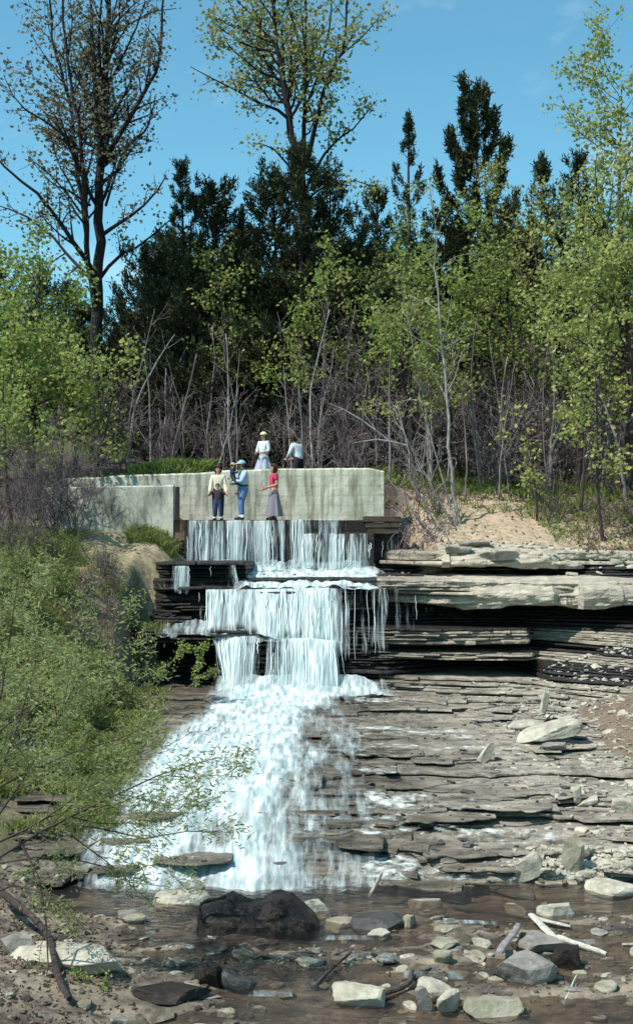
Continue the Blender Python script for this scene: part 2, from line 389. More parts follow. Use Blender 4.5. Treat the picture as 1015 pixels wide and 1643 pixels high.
AP = [(-.4, 18.2), (0, 18.8), (.35, 20), (.7, 21.3), (.95, 24), (1.2, 27.5)]
PROF = {
 60: AP + [(1.45, 31), (2, 34), (5, 37)],
 200: AP + [(1.5, 31.6), (1.6, 33), (2.55, 33), (2.6, 32.3), (2.95, 32.4), (3, 34), (5, 36)],
 255: AP + [(1.45, 31.2), (1.6, 33), (2.55, 33), (2.6, 31.7), (2.92, 31.6), (2.95, 33), (3.85, 33.2), (3.9, 32.8), (4.1, 33), (4.15, 33.5), (4.5, 33.5), (4.55, 33.2), (4.62, 33.2), (4.66, 35), (5, 36)],
 335: AP + [(1.45, 31.2), (1.6, 32.6), (2.55, 32.6), (2.6, 31.5), (2.9, 31.4), (2.95, 32.6), (3.85, 32.8), (3.9, 32.4), (3.97, 32.4), (4.0, 33.4), (4.5, 33.4), (4.52, 33), (4.62, 33), (4.66, 35), (5, 36)],
 350: AP + [(1.5, 31.1), (2.6, 31.4), (2.9, 31.3), (2.95, 32.2), (3.9, 32.4), (3.97, 32.3), (4.0, 33.4), (4.5, 33.4), (4.52, 33), (4.62, 33), (4.66, 35), (5, 36)],
 388: AP + [(1.5, 31.1), (2.6, 31.4), (2.9, 31.3), (2.95, 32.2), (3.9, 32.4), (3.97, 32.3), (4.0, 33.4), (4.5, 33.4), (4.52, 33.1), (4.62, 33.1), (4.66, 35), (5, 36)],
 402: AP + [(1.5, 31.1), (2.6, 31.4), (2.9, 31.5), (3.9, 32.2), (3.97, 32.2), (4.28, 34.4), (4.33, 35.2), (5, 36)],
 560: AP + [(1.5, 31.1), (2.0, 31.3), (2.9, 31.8), (3.9, 32.2), (3.97, 32.2), (4.25, 34.5), (4.3, 35.2), (5, 36)],
 620: AP + [(1.5, 30.9), (2.2, 31.3), (2.55, 31.6), (2.6, 31.2), (2.97, 31.3), (3.0, 32.6), (3.9, 32.8), (3.95, 31.9), (4.2, 32.0), (4.25, 34), (4.3, 35), (5, 36)],
 740: AP + [(1.45, 29.6), (1.8, 30.6), (1.85, 32.5), (2.2, 32.5), (2.23, 30.9), (2.38, 30.8), (2.40, 32), (2.56, 32), (2.58, 31), (2.97, 31.1), (3.0, 33), (3.56, 33.2), (3.58, 31.4), (4.15, 31.6), (4.2, 32.5), (4.25, 34), (4.5, 34), (4.52, 32.6), (4.9, 33.0), (5.0, 36)],
 840: AP + [(1.45, 29.2), (1.8, 30.3), (1.85, 32.5), (2.2, 32.5), (2.23, 30.9), (2.38, 30.8), (2.40, 32), (2.56, 32), (2.58, 31.1), (2.97, 31.2), (3.0, 33), (3.56, 33.2), (3.58, 31.3), (4.15, 31.5), (4.2, 32.5), (4.25, 34), (4.5, 34), (4.52, 32.6), (4.9, 33.0), (5.0, 36)],
 856: AP + [(1.45, 29), (1.8, 29.6), (2.0, 30.1), (2.5, 32.2), (3.55, 33), (3.6, 31.2), (4.15, 31.4), (4.2, 32.4), (4.28, 33.6), (4.5, 33.6), (4.52, 32.7), (4.9, 33.2), (5, 36)],
 1015: AP[:3] + [(.6, 21), (1.0, 24), (1.4, 26), (1.9, 27.5), (2.4, 28.7), (2.9, 30), (3.15, 31), (3.25, 32.6), (3.55, 32.6), (3.58, 31), (4.15, 31.3), (4.2, 32.2), (4.5, 32.8), (4.9, 34), (5, 36)],
 1400: AP[:3] + [(.6, 21), (1.0, 24), (1.4, 26), (1.9, 27.5), (2.4, 28.7), (2.9, 30), (3.15, 31), (3.25, 32.6), (3.55, 32.6), (3.58, 31), (4.15, 31.3), (4.2, 32.2), (4.5, 32.8), (4.9, 34), (5, 36)]}
PC = sorted(PROF)
PCX = np.array([(x - HX)*31.8/F for x in PC])
def yfront(z, X):
    vals = np.array([np.interp(z, [a for a, _ in PROF[c]], [b for _, b in PROF[c]]) for c in PC])
    return np.interp(X, PCX, vals)
rngL = random.Random(5)
LV = [-.3]
KEY = [1.5, 1.83, 2.21, 2.39, 2.57, 2.93, 3.0, 3.57, 3.88, 3.98, 4.2, 4.51, 4.64, 4.92]
z = -.3
while z < 5.0:
    st = rngL.choice([.025, .03, .03, .04, .05, .06, .10]) if z < 1.5 else rngL.choice([.03, .05, .07, .09, .13])
    if 3.57 <= z + .01 < 4.2: st = rngL.choice([.22, .32])
    if 4.5 < z + .01 < 4.92: st = .42
    nk = [k for k in KEY if k > z + .005]
    nz_ = z + st
    if nk and nz_ > nk[0] - .02: nz_ = nk[0]
    z = nz_; LV.append(z)
bx_ = np.arange(-8.5, 13, .055)
beds = {'shale': MB(), 'slab': MB(), 'dark': MB()}
for k in range(len(LV) - 1):
    z0, z1 = LV[k], LV[k+1]
    zm = (z0 + z1)/2
    yf = yfront(zm, bx_)
    # fractured edge: blocks with their own set-back, then fine chipping
    rr = random.Random(100 + k)
    cuts = [-9]; 
    thick_bed = 3.5 < zm < 4.95
    while cuts[-1] < 13.5: cuts.append(cuts[-1] + (rr.uniform(.8, 3.0) if thick_bed else rr.uniform(.15, 1.5)))
    offs = np.array([rr.gauss(0, 1) for _ in cuts])
    amp = .30 if zm < 1.5 else .09
    wig = offs[np.searchsorted(cuts, bx_) - 1]*amp
    wig = wig + fbm(bx_*.6, k*3.7, s=11)*(.9 if zm < 1.5 else .10) + fbm(bx_*5, k*1.3, s=13, o=4)*.08
    yf = yf + wig
    tilt = fbm(bx_*.35, k*.15, s=17)*.05
    t1 = fbm(bx_*3.0, k*2.1, s=19)*min(.03, (z1-z0)*.25)
    zt = z1 + tilt + t1*.5; zb = z0 + tilt - .004
    back = np.full_like(yf, 39.0)
    zk = 'shale'
    if 3.57 <= zm <= 4.2 or 4.5 < zm < 4.95: zk = 'slab'
    if zm > 2.57 and zm < 2.94 : zk = 'shale'
    if 2.94 < zm < 3.57 or 1.83 < zm < 2.21 or 2.39 < zm < 2.57 or 4.2 < zm < 4.5: zk = 'dark'  # recess beds: wet shale, with the overhangs' shade put into its colour
    rows = np.stack([np.stack([bx_, back, zb], -1), np.stack([bx_, yf + np.minimum(.34, 3.2*(z1-z0)), zb], -1), *[np.stack([bx_, yf - .008 + (fbm(bx_*1.6, u_*(z1-z0)*9, k, s=23)*.10 + fbm(bx_*6, u_*(z1-z0)*14, k, s=24, o=3)*.05)*(.25 if z1-z0 < .15 else 1), zb + (zt-zb)*u_], -1) for u_ in ((.4,) if z1-z0 < .15 else (.12, .25, .38, .5, .62, .74))],
                     np.stack([bx_, yf, zt - min(.07, (z1-z0)*.3) + .002], -1), np.stack([bx_, yf + min(.10, (z1-z0)*.45), zt], -1), np.stack([bx_, yf + .35, zt + .004], -1), np.stack([bx_, yf + 1.5, zt + .012], -1), np.stack([bx_, back, zt + .02], -1)])
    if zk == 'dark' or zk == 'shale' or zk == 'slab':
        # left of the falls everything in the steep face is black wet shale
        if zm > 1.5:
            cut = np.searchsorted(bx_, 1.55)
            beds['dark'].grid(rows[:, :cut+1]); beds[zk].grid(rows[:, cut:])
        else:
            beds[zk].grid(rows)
names = {'shale': 'bedrock', 'slab': 'rock_ledge', 'dark': 'wet_and_shade_dark_face'}
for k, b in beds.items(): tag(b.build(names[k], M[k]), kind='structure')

def ledge(prof, x0, x1, seed, ya):
    xx = np.arange(x0, x1, .05); rows = []
    prof = catmull([(a, b, 0) for a, b in prof], 34)
    rr = random.Random(seed); cuts = [x0 - 1]
    while cuts[-1] < x1 + 1: cuts.append(cuts[-1] + rr.uniform(.5, 2.2))
    bo = np.array([rr.gauss(0, .16) for _ in cuts])[np.searchsorted(cuts, xx) - 1]
    for k, (dy, zz, _) in enumerate(prof):
        y = ya(xx) + dy + fbm(xx*.7, zz*1.5, s=seed)*.28 + bo + fbm(xx*2.4, zz*6, s=seed+1, o=5)*.10
        z = zz + fbm(xx*.5, dy*.6, s=seed+2)*.06 + (fbm(xx*.9, 3, s=seed+8)*.16 if k < 8 else 0) + fbm(xx*3, dy*3, s=seed+3)*.03
        rows.append(np.stack([xx, y, z], -1))
    m_ = MB(); m_.grid(np.stack(rows)); return m_
def catmull(pts, n):
    pts = np.array([tuple(p) for p in pts], float)
    t = np.linspace(0, len(pts) - 1, n); out = []
    for q in t:
        i = min(int(q), len(pts) - 2); u = q - i
        p0, p1, p2, p3 = pts[max(0, i-1)], pts[i], pts[i+1], pts[min(len(pts)-1, i+2)]
        out.append(.5*((2*p1) + (-p0+p2)*u + (2*p0-5*p1+4*p2-p3)*u*u + (-p0+3*p1-3*p2+p3)*u**3))
    return np.array(out)
mA = ledge([(1.6, 3.55), (.3, 3.54), (.05, 3.56), (0, 3.64), (-.02, 3.78), (.06, 3.92), (.22, 4.03), (.6, 4.14), (1.2, 4.25), (2.6, 4.30)], 2.9, 13, 61, lambda x: 31.12 + np.clip(4.1 - x, 0, 2)**1.3*.9 + .25*np.sin(x*.8) + np.clip(np.sin(x*2.1 + 1) - .75, 0, 1)*1.2)
mA2 = ledge([(1.2, 4.52), (.3, 4.52), (.06, 4.55), (0, 4.62), (.08, 4.71), (.3, 4.80), (.8, 4.92), (1.6, 5.10), (2.6, 5.18)], 3.3, 6.6, 65, lambda x: 32.6 + np.clip(x - 5.5, 0, 3)*.35 + np.clip(4.0 - x, 0, 1)*.6)
for m_ in (mA, mA2): tag(m_.build('rock_ledge', M['slab'], smooth=False), kind='structure')
M['worn'] = shale('worn_bedrock', (.12, .10, .075), (.46, .40, .31), (.05, .042, .032), (.31, .265, .20))
Yw = np.arange(18.3, 31.0, .06); Xw = np.arange(-4.5, 8.0, .06); Xw, Yw = np.meshgrid(Xw, Yw)
zb_ = np.interp(Yw, [b for _, b in AP] + [29.4, 31.0], [a for a, _ in AP] + [1.42, 1.5])
py_ = HY - (zb_ - EYE)*F/Yw
wo = np.interp(py_, [1095, 1128, 1146, 1152, 1204, 1216, 1262, 1272, 1285, 1322, 1336, 1405, 1420], [-.18, -.20, -.18, .05, .05, -.20, -.20, .0, -.15, -.14, .06, .06, -.02])
wo = wo + fbm(Xw*.45, Yw*.8, s=81)*.12 - np.clip(fbm(Xw*.35, Yw*2.2, s=82)*1.2 - .18, 0, .3) + fbm(Xw*2.5, Yw*3.5, s=83)*.03 + fbm(Xw*9, Yw*11, s=85, o=3)*.012 - np.clip((Xw - 4.2)/1.5, 0, 1)*.15
lip = zb_ + wo; q_ = .06; stp = np.floor((lip + fbm(Xw*.7, Yw*.5, s=87)*.12)/q_)*q_ - fbm(Xw*.7, Yw*.5, s=87)*.12
lip = lip*.6 + (stp + q_*.5)*.4
mw = MB(); mw.grid(np.stack([Xw, Yw, lip], -1)); tag(mw.build('worn_bedrock', M['worn'], smooth=False), kind='structure')
# ray casting onto ground and bedrock, to set things on what carries them
def bvh_of(mbs):
    V, Fc, n = [], [], 0
    for m in mbs:
        v, fs = m.arrays()
        V.append(v)
        for f in fs: Fc.extend((f + n).tolist())
        n += len(v)
    return BVHTree.FromPolygons([tuple(p) for p in np.concatenate(V)], Fc)
BV = bvh_of([g, mw, mA, mA2] + list(beds.values()))
def hit(x, y):
    d = Vector(((x - HX)/F, 1, (HY - y)/F)).normalized()
    r = BV.ray_cast(Vector((0, 0, EYE)), d)
    return r[0], r[1]
def down(X, Y, z0=30):
    r = BV.ray_cast(Vector((X, Y, z0)), Vector((0, 0, -1)))
    return r[0], r[1]
def gz(X, Y): return float(ground_z(np.array([X]), np.array([Y]))[0])
def apz(Y): return np.interp(Y, [b for _, b in AP] + [31.0], [a for a, _ in AP] + [1.45])

# ------------------------------------------------------------------ concrete wall, weir
def concrete():
    m, n, l, b = newmat('weathered_concrete')
    t = n.new('ShaderNodeTexCoord')
    def noise(sc, st, det=6, ro=.6):
        mp = n.new('ShaderNodeMapping'); mp.inputs['Scale'].default_value = st
        l.new(t.outputs['Object'], mp.inputs['Vector'])
        z = n.new('ShaderNodeTexNoise'); z.inputs['Scale'].default_value = sc; z.inputs['Detail'].default_value = det
        z.inputs['Roughness'].default_value = ro
        l.new(mp.outputs['Vector'], z.inputs['Vector']); return z
    a = noise(1.3, (1, 1, .8)); r = ramp(n, [(.3, (.36, .35, .27)), (.5, (.54, .52, .42)), (.7, (.68, .65, .54))]); l.new(a.outputs['Fac'], r.inputs['Fac'])
    s = noise(1.6, (3.2, 3.2, .35), 7); r2 = ramp(n, [(.48, (1, 1, 1)), (.57, (.62, .60, .55)), (.72, (.22, .21, .19))]); l.new(s.outputs['Fac'], r2.inputs['Fac'])
    x = n.new('ShaderNodeMix'); x.data_type = 'RGBA'; x.blend_type = 'MULTIPLY'; x.inputs['Factor'].default_value = .85
    l.new(r.outputs['Color'], x.inputs['A']); l.new(r2.outputs['Color'], x.inputs['B'])
    # faint board marks
    wv = n.new('ShaderNodeTexWave'); wv.bands_direction = 'Z'; wv.inputs['Scale'].default_value = 1.1; wv.inputs['Distortion'].default_value = 1.2
    wv.inputs['Detail'].default_value = 3
    l.new(t.outputs['Object'], wv.inputs['Vector'])
    r3 = ramp(n, [(.0, (.80, .80, .78)), (.18, (1, 1, 1))]); l.new(wv.outputs['Fac'], r3.inputs['Fac'])
    y = n.new('ShaderNodeMix'); y.data_type = 'RGBA'; y.blend_type = 'MULTIPLY'; y.inputs['Factor'].default_value = .5
    l.new(x.outputs['Result'], y.inputs['A']); l.new(r3.outputs['Color'], y.inputs['B'])
    l.new(y.outputs['Result'], b.inputs['Base Color']); b.inputs['Roughness'].default_value = .95
    b.inputs['Specular IOR Level'].default_value = .15
    q = noise(7, (1, 1, 1), 9, .7); bp = n.new('ShaderNodeBump'); bp.inputs['Strength'].default_value = .55; bp.inputs['Distance'].default_value = .04
    l.new(q.outputs['Fac'], bp.inputs['Height']); l.new(bp.outputs['Normal'], b.inputs['Normal'])
    return m
M['concrete'] = concrete()
M['stain'] = nmat('damp_stained_concrete', [(.34, (.08, .075, .07)), (.46, (.34, .33, .27)), (.60, (.56, .54, .45))], scale=1.1, stretch=(1.3, 1.3, .55), bump=.5, bscale=7)
M['post'] = flat('old_timber', (.035, .03, .028))
def wallsheet(mb, path, zt, zb, thick, res=.12, seed=0):
    """an upright wall along a plan path of (X, Y), top heights zt per point, with an uneven cast face"""
    path = np.array(path, float); d = np.r_[0, np.cumsum(np.hypot(*np.diff(path, axis=0).T))]
    s = np.linspace(0, d[-1], int(d[-1]/res) + 2)
    X = np.interp(s, d, path[:, 0]); Y = np.interp(s, d, path[:, 1]); T = np.interp(s, d, zt)
    T = T + fbm(s*1.2, seed, s=seed)*.035
    tx = np.gradient(X); ty = np.gradient(Y); L = np.hypot(tx, ty); nx, ny = ty/L, -tx/L      # towards the camera
    rows = []
    for k in range(12):
        t = k/11; zz = zb + (T - .04 - zb)*t
        o = fbm(s*.8, zz*1.2, s=seed+5)*.03
        rows.append(np.stack([X + nx*o, Y + ny*o, zz], -1))
    rows.append(np.stack([X - nx*.04, Y - ny*.04, T], -1))
    rows.append(np.stack([X - nx*(thick-.04), Y - ny*(thick-.04), T + .01], -1))
    rows.append(np.stack([X - nx*thick, Y - ny*thick, T - .03], -1))
    rows.append(np.stack([X - nx*thick, Y - ny*thick, T*0 + zb], -1))
    V = np.stack(rows); nb = mb.n; mb.grid(V)
    c = V.shape[1]
    for e in (0, c - 1):
        mb.f.append((nb + np.array([[k*c + e for k in range(V.shape[0])]])))
mb = MB()
wallsheet(mb, [(-7.6, 37.4), (-3.3, 37.2), (-1.0, 37.05), (1.6, 36.6), (1.97, 36.55)],
          [EYE + (880-768)*37.4/F, EYE + (880-757)*37.2/F, EYE + (880-751)*37.05/F, EYE + (880-750)*36.6/F, EYE + (880-755)*36.55/F], 5.2, .34, seed=3)
wall = mb.build('concrete_wall', M['concrete'])
tag(wall, 'long pale weathered concrete wall behind the people on the dam', 'wall')
t = thing('concrete_wall', 'lower stained concrete wall left of the falls ending at a dark post', 'wall', (-5.4, 35.9, 5.3))
mb = MB()
wallsheet(mb, [(-7.9, 36.1), (-5.6, 36.0), (-4.12, 35.9)], [EYE + (880-783)*36.1/F, EYE + (880-780)*36/F, EYE + (880-778)*35.9/F], 5.1, .3, seed=8)
mb.build('wall_panel', M['stain'], t, off=t.location)
mb = MB(); pw = P(285, 812, 35.86)
mb.box((pw.x, pw.y - .02, (EYE + 102*35.86/F + 5.5)/2 - .05), (.13, .16, 1.3), jit=.012, rng=random.Random(3))
mb.build('timber_post', M['post'], t, off=t.location)

# weir: dark wet sill the water pours over
mb = MB()
def rough_block(mb, x0, x1, y0, y1, z0, z1, seed, amp=.05, res=.1):
    xs_ = np.linspace(x0, x1, max(3, int((x1-x0)/res))); rows = []
    for k in range(9):
        t = k/8; zz = z0 + (z1-z0)*t
        rows.append(np.stack([xs_, y0 + fbm(xs_*1.4, zz*3, s=seed)*amp, np.full_like(xs_, zz)], -1))
    tz = z1 + .015 + fbm(xs_*1.7, 1, s=seed+4)*.018
    rows.append(np.stack([xs_, np.full_like(xs_, y0 + .08), tz], -1))
    rows.append(np.stack([xs_, np.full_like(xs_, y1), tz], -1))
    rows.append(np.stack([xs_, np.full_like(xs_, y1), np.full_like(xs_, z0)], -1))
    V = np.stack(rows); nb = mb.n; mb.grid(V); c = V.shape[1]
    for e in (0, c-1): mb.f.append(nb + np.array([[k*c + e for k in range(V.shape[0])]]))
XL, XR, XM = P(296, 0, 35.4).x, P(597, 0, 35.4).x, P(487, 0, 35.4).x
ZC = EYE + 45*35.4/F           # crest
t = thing('weir', 'dark wet weir sill under the people, with water spilling over it', 'dam', ((XL+XR)/2, 35.4, 4.2))
mb = MB(); rough_block(mb, XL, XR, 35.42, 37.0, 3.9, ZC - .02, 31); mb.build('sill', M['dark'], t, off=t.location)
mb = MB(); rough_block(mb, XM + .02, XR + .03, 35.12, 35.40, 3.9, EYE + 25*35.1/F, 33, .06); mb.build('lower_step', M['dark'], t, off=t.location)
M['beam'] = nmat('old_wet_timber', [(.3, (.045, .03, .022)), (.6, (.10, .07, .05)), (.8, (.17, .13, .10))], scale=4, stretch=(.5, 3, 12), bump=.6, bscale=6)
mb = MB()
for k, (ya, yb) in enumerate([(828, 837), (838, 846), (847, 856)]):
    za, zb = EYE + (880-ya)*35.2/F, EYE + (880-yb)*35.2/F
    xa, xb = P(583 + k*3, 0, 35.2).x, P(643 - k*2, 0, 35.2).x
    rough_block(mb, xa, xb, 35.14 + .02*k, 35.9, zb, za - .02, 50 + k, .02)
mb.build('timber_cap', M['beam'], t, off=t.location)
mb = MB(); rough_block(mb, P(592, 0, 35.3).x, P(648, 0, 35.3).x, 35.46, 36.8, 3.9, EYE + 23*35.3/F, 61, .07); mb.build('abutment', M['dark'], t, off=t.location)

# ------------------------------------------------------------------ water
def water_surface(name, c, rough=.06, bump=.6, sc=5.0, st=(1, 2.4, 1), depth=.15):
    m, n, l, b = newmat(name)
    n.remove(b)
    t = n.new('ShaderNodeTexCoord'); mp = n.new('ShaderNodeMapping'); mp.inputs['Scale'].default_value = st
    l.new(t.outputs['Object'], mp.inputs['Vector'])
    z = n.new('ShaderNodeTexNoise'); z.inputs['Scale'].default_value = sc; z.inputs['Detail'].default_value = 5; z.inputs['Distortion'].default_value = .6
    l.new(mp.outputs['Vector'], z.inputs['Vector'])
    bp = n.new('ShaderNodeBump'); bp.inputs['Strength'].default_value = bump; bp.inputs['Distance'].default_value = .05
    l.new(z.outputs['Fac'], bp.inputs['Height'])
    tr = n.new('ShaderNodeBsdfTransparent'); tr.inputs['Color'].default_value = (.78, .72, .66, 1)
    gl = n.new('ShaderNodeBsdfGlossy'); gl.inputs['Roughness'].default_value = rough; l.new(bp.outputs['Normal'], gl.inputs['Normal'])
    di = n.new('ShaderNodeBsdfDiffuse'); di.inputs['Color'].default_value = (*c, 1)
    fr = n.new('ShaderNodeFresnel'); fr.inputs['IOR'].default_value = 1.33; l.new(bp.outputs['Normal'], fr.inputs['Normal'])
    m1 = n.new('ShaderNodeMixShader'); m1.inputs['Fac'].default_value = depth
    l.new(tr.outputs[0], m1.inputs[1]); l.new(di.outputs[0], m1.inputs[2])
    m2 = n.new('ShaderNodeMixShader'); l.new(fr.outputs[0], m2.inputs['Fac'])
    l.new(m1.outputs[0], m2.inputs[1]); l.new(gl.outputs[0], m2.inputs[2])
    l.new(m2.outputs[0], n['Material Output'].inputs['Surface'])
    return m
M['water'] = water_surface('stream_water', (.09, .085, .085))
def foam(name, scale, st, lo, hi, c0, c1, attr='cover', detail=6, tl=.25):
    m, n, l, b = newmat(name); n.remove(b)
    t = n.new('ShaderNodeTexCoord'); mp = n.new('ShaderNodeMapping'); mp.inputs['Scale'].default_value = st
    l.new(t.outputs['Object'], mp.inputs['Vector'])
    z = n.new('ShaderNodeTexNoise'); z.inputs['Scale'].default_value = scale; z.inputs['Detail'].default_value = detail; z.inputs['Roughness'].default_value = .65
    z.inputs['Distortion'].default_value = .3
    l.new(mp.outputs['Vector'], z.inputs['Vector'])
    a = n.new('ShaderNodeAttribute'); a.attribute_name = attr
    ad = n.new('ShaderNodeMath'); ad.operation = 'ADD'; l.new(z.outputs['Fac'], ad.inputs[0]); l.new(a.outputs['Fac'], ad.inputs[1])
    mr = n.new('ShaderNodeMapRange'); mr.interpolation_type = 'SMOOTHSTEP'
    mr.inputs['From Min'].default_value = lo; mr.inputs['From Max'].default_value = hi
    l.new(ad.outputs[0], mr.inputs['Value'])
    z2 = n.new('ShaderNodeTexNoise'); z2.inputs['Scale'].default_value = scale*1.7; z2.inputs['Detail'].default_value = 5
    l.new(mp.outputs['Vector'], z2.inputs['Vector'])
    r = ramp(n, [(.38, c0), (.58, c1)]); l.new(z2.outputs['Fac'], r.inputs['Fac'])  # bluish darker tone paints shading into the white water
    d = n.new('ShaderNodeBsdfDiffuse'); tls = n.new('ShaderNodeBsdfTranslucent'); x = n.new('ShaderNodeMixShader'); x.inputs['Fac'].default_value = tl
    l.new(r.outputs['Color'], d.inputs['Color']); l.new(r.outputs['Color'], tls.inputs['Color'])
    bp = n.new('ShaderNodeBump'); bp.inputs['Strength'].default_value = .5; bp.inputs['Distance'].default_value = .08
    l.new(z2.outputs['Fac'], bp.inputs['Height']); l.new(bp.outputs['Normal'], d.inputs['Normal'])
    l.new(d.outputs[0], x.inputs[1]); l.new(tls.outputs[0], x.inputs[2])
    tr = n.new('ShaderNodeBsdfTransparent'); tr.inputs['Color'].default_value = (1, 1, 1, 1)
    m2 = n.new('ShaderNodeMixShader'); l.new(mr.outputs['Result'], m2.inputs['Fac'])
    l.new(tr.outputs[0], m2.inputs[1]); l.new(x.outputs[0], m2.inputs[2])
    l.new(m2.outputs[0], n['Material Output'].inputs['Surface'])
    return m
WHITE, CYAN = (.80, .85, .83), (.5, .68, .68)
M['fall'] = foam('falling_water', 1.0, (15, 2.0, .45), .84, 1.34, (.40, .53, .54), (.78, .83, .82))
M['cascade'] = foam('white_water', 1.0, (6.0, 1.0, 1.4), .82, 1.42, (.40, .52, .53), (.74, .80, .79), tl=.2, detail=9)
M['film'] = foam('thin_froth', 1.0, (4.5, 7.0, 9.0), .98, 1.30, c0=(.45, .5, .45), c1=(.80, .82, .78), tl=.1, detail=9)
m, n, l, b = newmat('water_strand'); b.inputs['Base Color'].default_value = (.72, .80, .80, 1); b.inputs['Roughness'].default_value = .4
M['strand'] = m
def cover(o, vals):
    a = o.data.attributes.new('cover', 'FLOAT', 'POINT'); a.data.foreach_set('value', np.asarray(vals, np.float32).ravel())

# stream
xs2 = axis([(-40, -7, 1.5), (-7, 8, .12), (8, 40, 2)]); ys2 = axis([(-30, 8, 2), (8, 19.3, .12)])
A, B = np.meshgrid(xs2, ys2)
mb = MB(); mb.grid(np.stack([A, B, fbm(A*1.6, B*2.6, s=91)*.016 + fbm(A*5, B*8, s=93)*.007], -1))
tag(mb.build('stream_water', M['water'], smooth=True), kind='structure')
# still water held behind the crest
mb = MB(); A, B = np.meshgrid(np.linspace(-4.1, 2.2, 60), np.linspace(35.3, 37.3, 12))
mb.grid(np.stack([A, B, ZC + fbm(A*2, B*3, s=95)*.012 + .012], -1))
tag(mb.build('pool_water', M['water'], smooth=True), kind='structure')

def fall(name, pts, dens, seed, nstr=160, bow=.16, rs=(.008, .03), nx=None, off=0.0):
    """pts: [(x_top, x_bot, y_top, Y_top, y_bot, Y_bot)] along the lip; dens: white cover along it, 0..1"""
    pts = np.array(pts, float); dens = np.array(dens, float)
    tp = np.array([P(p[0], p[2], p[3]) for p in pts]); bt = np.array([P(p[1], p[4], p[5]) for p in pts])
    kk = np.arange(len(pts)); nx = nx or int(np.abs(tp[-1, 0] - tp[0, 0])/.03)
    u = np.linspace(0, len(pts) - 1, nx)
    T = np.stack([np.interp(u, kk, tp[:, c]) for c in range(3)], -1); Bm = np.stack([np.interp(u, kk, bt[:, c]) for c in range(3)], -1)
    D = np.interp(u, kk, dens)
    Bm[:, 2] += fbm(T[:, 0]*4, seed, s=seed+6)*.10 - .03; T[:, 2] += fbm(T[:, 0]*2.5, seed, s=seed+7)*.02
    nzr = 22; t = np.linspace(0, 1, nzr)[:, None]
    ridg = fbm(T[:, 0]*7, seed, s=seed)*.05
    jag = fbm(T[:, 0]*2.2, seed, s=seed+1)*.10
    V = T[None]*(1-t[..., None]) + Bm[None]*t[..., None]
    V[..., 1] += -bow*np.sin(np.minimum(t*1.3, 1)*PI/2)*(1 - .6*t) - (ridg + jag*.4)[None]*(.3 + .7*t)
    V[..., 1] += fbm(V[..., 0]*6, V[..., 2]*3, s=seed+9)*.03 + fbm(V[..., 0]*14, V[..., 2]*1.5, s=seed+10)*.02
    V[..., 1] -= np.clip(fbm(T[:, 0]*1.1, seed, s=seed+12), 0, 1)[None]*t*.30
    V[..., 0] += fbm(T[:, 0]*1.5, seed, s=seed+2)[None]*.08*t
    # a short curl back over the lip
    lip = np.stack([T + np.array([0, .28, .015]), T + np.array([0, .1, .02])])
    V = np.concatenate([lip, V])
    mb = MB(); mb.grid(V)
    o = mb.build(name, M['fall'], smooth=True)
    cv = (D - .5)[None]*.85 + .46 + np.r_[0.1, 0.1, np.linspace(.08, .12, nzr)][:, None] + np.zeros(V.shape[:2])
    cv = cv - np.clip((np.r_[0, 0, np.linspace(0, 1, nzr)][:, None] - .82 + fbm(T[:, 0]*5, seed, s=seed+8)[None]*.15)*1.6, 0, .4)
    cv = cv + (fbm(T[:, 0]*2.2, seed, s=seed+3)*.34 + fbm(T[:, 0]*7, seed, s=seed+4)*.18)[None] + fbm(V[..., 0]*3, V[..., 2]*1.2, s=seed+5)*.12
    e = np.linspace(0, 1, nx)*abs(T[-1, 0] - T[0, 0]); cv = cv - np.clip(.10 - np.minimum(e, e[::-1]), 0, 1)[None]*3
    cover(o, cv)
    tag(o, kind='structure')
    # separate ropes of water in front of the sheet
    rr = random.Random(seed); mb = MB()
    made = 0
    while made < nstr*.22 or not mb.v:
        i = rr.randrange(nx)
        if rr.random() > D[i]*(1.0 + .8*math.sin(T[i, 0]*9 + seed)): 
            made += .25; continue
        made += 1
        a = 0 if rr.random() < .6 else rr.uniform(0, .5); b = min(1, a + rr.uniform(.3, 1.1))
        q = np.linspace(a, b, 7)
        path = V[2:][np.clip((q*(nzr-1)).astype(int), 0, nzr-1), i].copy()
        path[:, 1] -= rr.uniform(.01, .06)
        path[:, 0] += np.array([rr.gauss(0, .012) for _ in q]) + rr.gauss(0, .04)*(q - a)
        r0 = rr.uniform(*rs)*rr.uniform(.25, .55)
        rad = r0*np.array([.5, .9, 1, .9, .8, .65, .35])
        mb.tube(path, rad, 5)
    s_ = mb.build(name + '_strands', M['strand'], smooth=True); tag(s_, kind='structure')
# upper fall over the crest, left part full height, right part from the lower step
fall('waterfall', [(302, 304, 835, 35.3, 911, 34.9), (345, 345, 836, 35.3, 912, 34.9), (400, 400, 836, 35.3, 914, 34.9), (440, 441, 835, 35.3, 915, 34.9), (486, 487, 834, 35.3, 914, 34.9)],
     [.56, .56, .72, .54, .44], 201, 150)
fall('waterfall', [(486, 487, 834, 35.25, 858, 35.05), (545, 545, 834, 35.25, 858, 35.05), (590, 590, 833, 35.25, 857, 35.05)], [.30, .22, .2], 211, 16, bow=.05, rs=(.006, .014))
fall('waterfall', [(484, 485, 857, 35.05, 914, 34.75), (520, 520, 857, 35.05, 915, 34.75), (560, 561, 857, 35.05, 914, 34.75), (594, 596, 857, 35.05, 913, 34.75)], [.60, .64, .62, .5], 221, 85)
fall('waterfall', [(598, 599, 856, 35.35, 914, 35.15), (642, 642, 856, 35.35, 912, 35.2)], [.16, .14], 225, 9, bow=.05, rs=(.005, .012))
